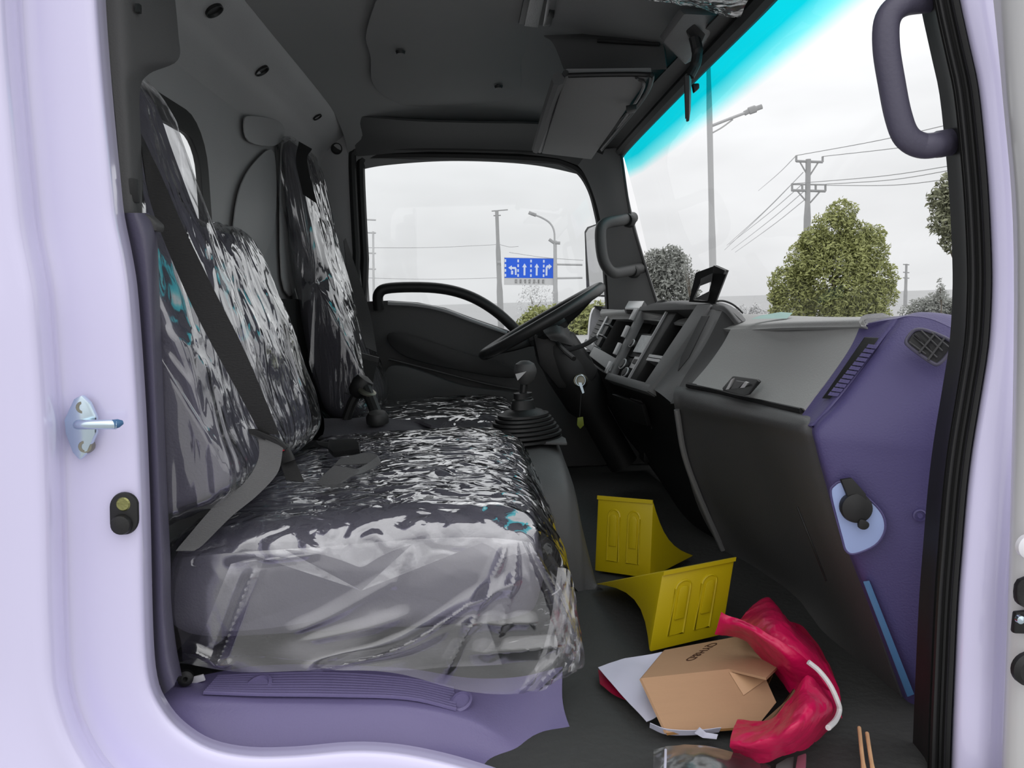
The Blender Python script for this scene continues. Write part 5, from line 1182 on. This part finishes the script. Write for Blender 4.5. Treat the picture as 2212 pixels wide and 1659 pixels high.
tree('bare_tree', 'bare pale tree below the blue road sign', [(1150, 650, 50, 1.0), (1145, 630, 50, .7), (1170, 640, 50, .8), (1135, 665, 50, .6)], .09, 420, FAINT, (1155, 700, 50), trunk_r=.06)
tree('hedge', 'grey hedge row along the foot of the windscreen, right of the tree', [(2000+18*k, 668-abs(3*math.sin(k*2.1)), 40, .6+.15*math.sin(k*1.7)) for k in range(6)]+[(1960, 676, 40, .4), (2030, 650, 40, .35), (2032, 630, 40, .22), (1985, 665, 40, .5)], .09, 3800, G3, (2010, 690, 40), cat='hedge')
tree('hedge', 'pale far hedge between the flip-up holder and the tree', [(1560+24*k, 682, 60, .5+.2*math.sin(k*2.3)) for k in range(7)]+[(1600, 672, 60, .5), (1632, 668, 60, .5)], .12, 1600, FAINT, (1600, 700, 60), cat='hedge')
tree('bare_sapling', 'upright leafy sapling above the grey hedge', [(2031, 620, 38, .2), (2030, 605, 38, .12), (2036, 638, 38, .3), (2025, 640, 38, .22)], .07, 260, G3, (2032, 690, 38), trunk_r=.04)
# mirrors outside the far door
em = empty('side_mirror', P(1285, 560, 2.62)); tag(em, 'tall door mirror outside the far window beside the pillar', 'mirror')
mp_ = [(1262, 500), (1268, 490), (1298, 480), (1322, 482), (1326, 630), (1318, 642), (1270, 640), (1266, 625)]
md = lambda x: 2.74-(x-1262)*.0021
prism('mirror_housing', [(x, y, md(x)) for x, y in mp_], Vector((.03, .03, 0)), BLK, em, r=.004)
prism('mirror_glass', [(x+(4 if x < 1290 else -3), y+(4 if y < 560 else -4), md(x)-.004) for x, y in mp_], Vector((-.002, -.002, 0)), mat('side_mirror_face', rgb(200), .05, metal=1, bump=.1, scale=8), em)
em2 = empty('side_mirror', P(1285, 700, 2.6)); tag(em2, 'smaller pale lower mirror outside the far door', 'mirror')
prism('mirror_housing', spline([(1275, 690, 2.62), (1284, 665, 2.62), (1304, 664, 2.62), (1300, 700, 2.62), (1285, 740, 2.62), (1272, 745, 2.62)], 3, True), Vector((0, .04, 0)), WHITE2, em2, r=.004)
prism('mirror_edge', [(1283, 660, 2.60), (1306, 662, 2.60), (1322, 680, 2.60), (1310, 676, 2.60), (1290, 668, 2.6)], Vector((0, .03, 0)), BLK, em2, r=.002)
nm = empty('mirror_bracket', P(2050, 690, 1.25)); tag(nm, 'black mirror bracket outside the near corner of the windscreen', 'bracket')
prism('bracket_bar', [(2018, 696, 1.2), (2030, 686, 1.2), (2082, 662, 1.2), (2084, 670, 1.2), (2040, 694, 1.2)], Vector((.03, .02, 0)), BLK, nm, r=.003)
tube('bracket_stay', [(2046, 706, 1.18), (2060, 690, 1.18), (2084, 674, 1.18)], .005, GREY, nm, 8)
tube('mirror_arm', [(1298, 668, 2.62), (1312, 664, 2.56), (1325, 664, 2.42)], .008, BLK, em2, 8)
tube('mirror_arm', [(1318, 560, 2.64), (1328, 560, 2.55), (1335, 562, 2.42)], .008, BLK, em, 8)
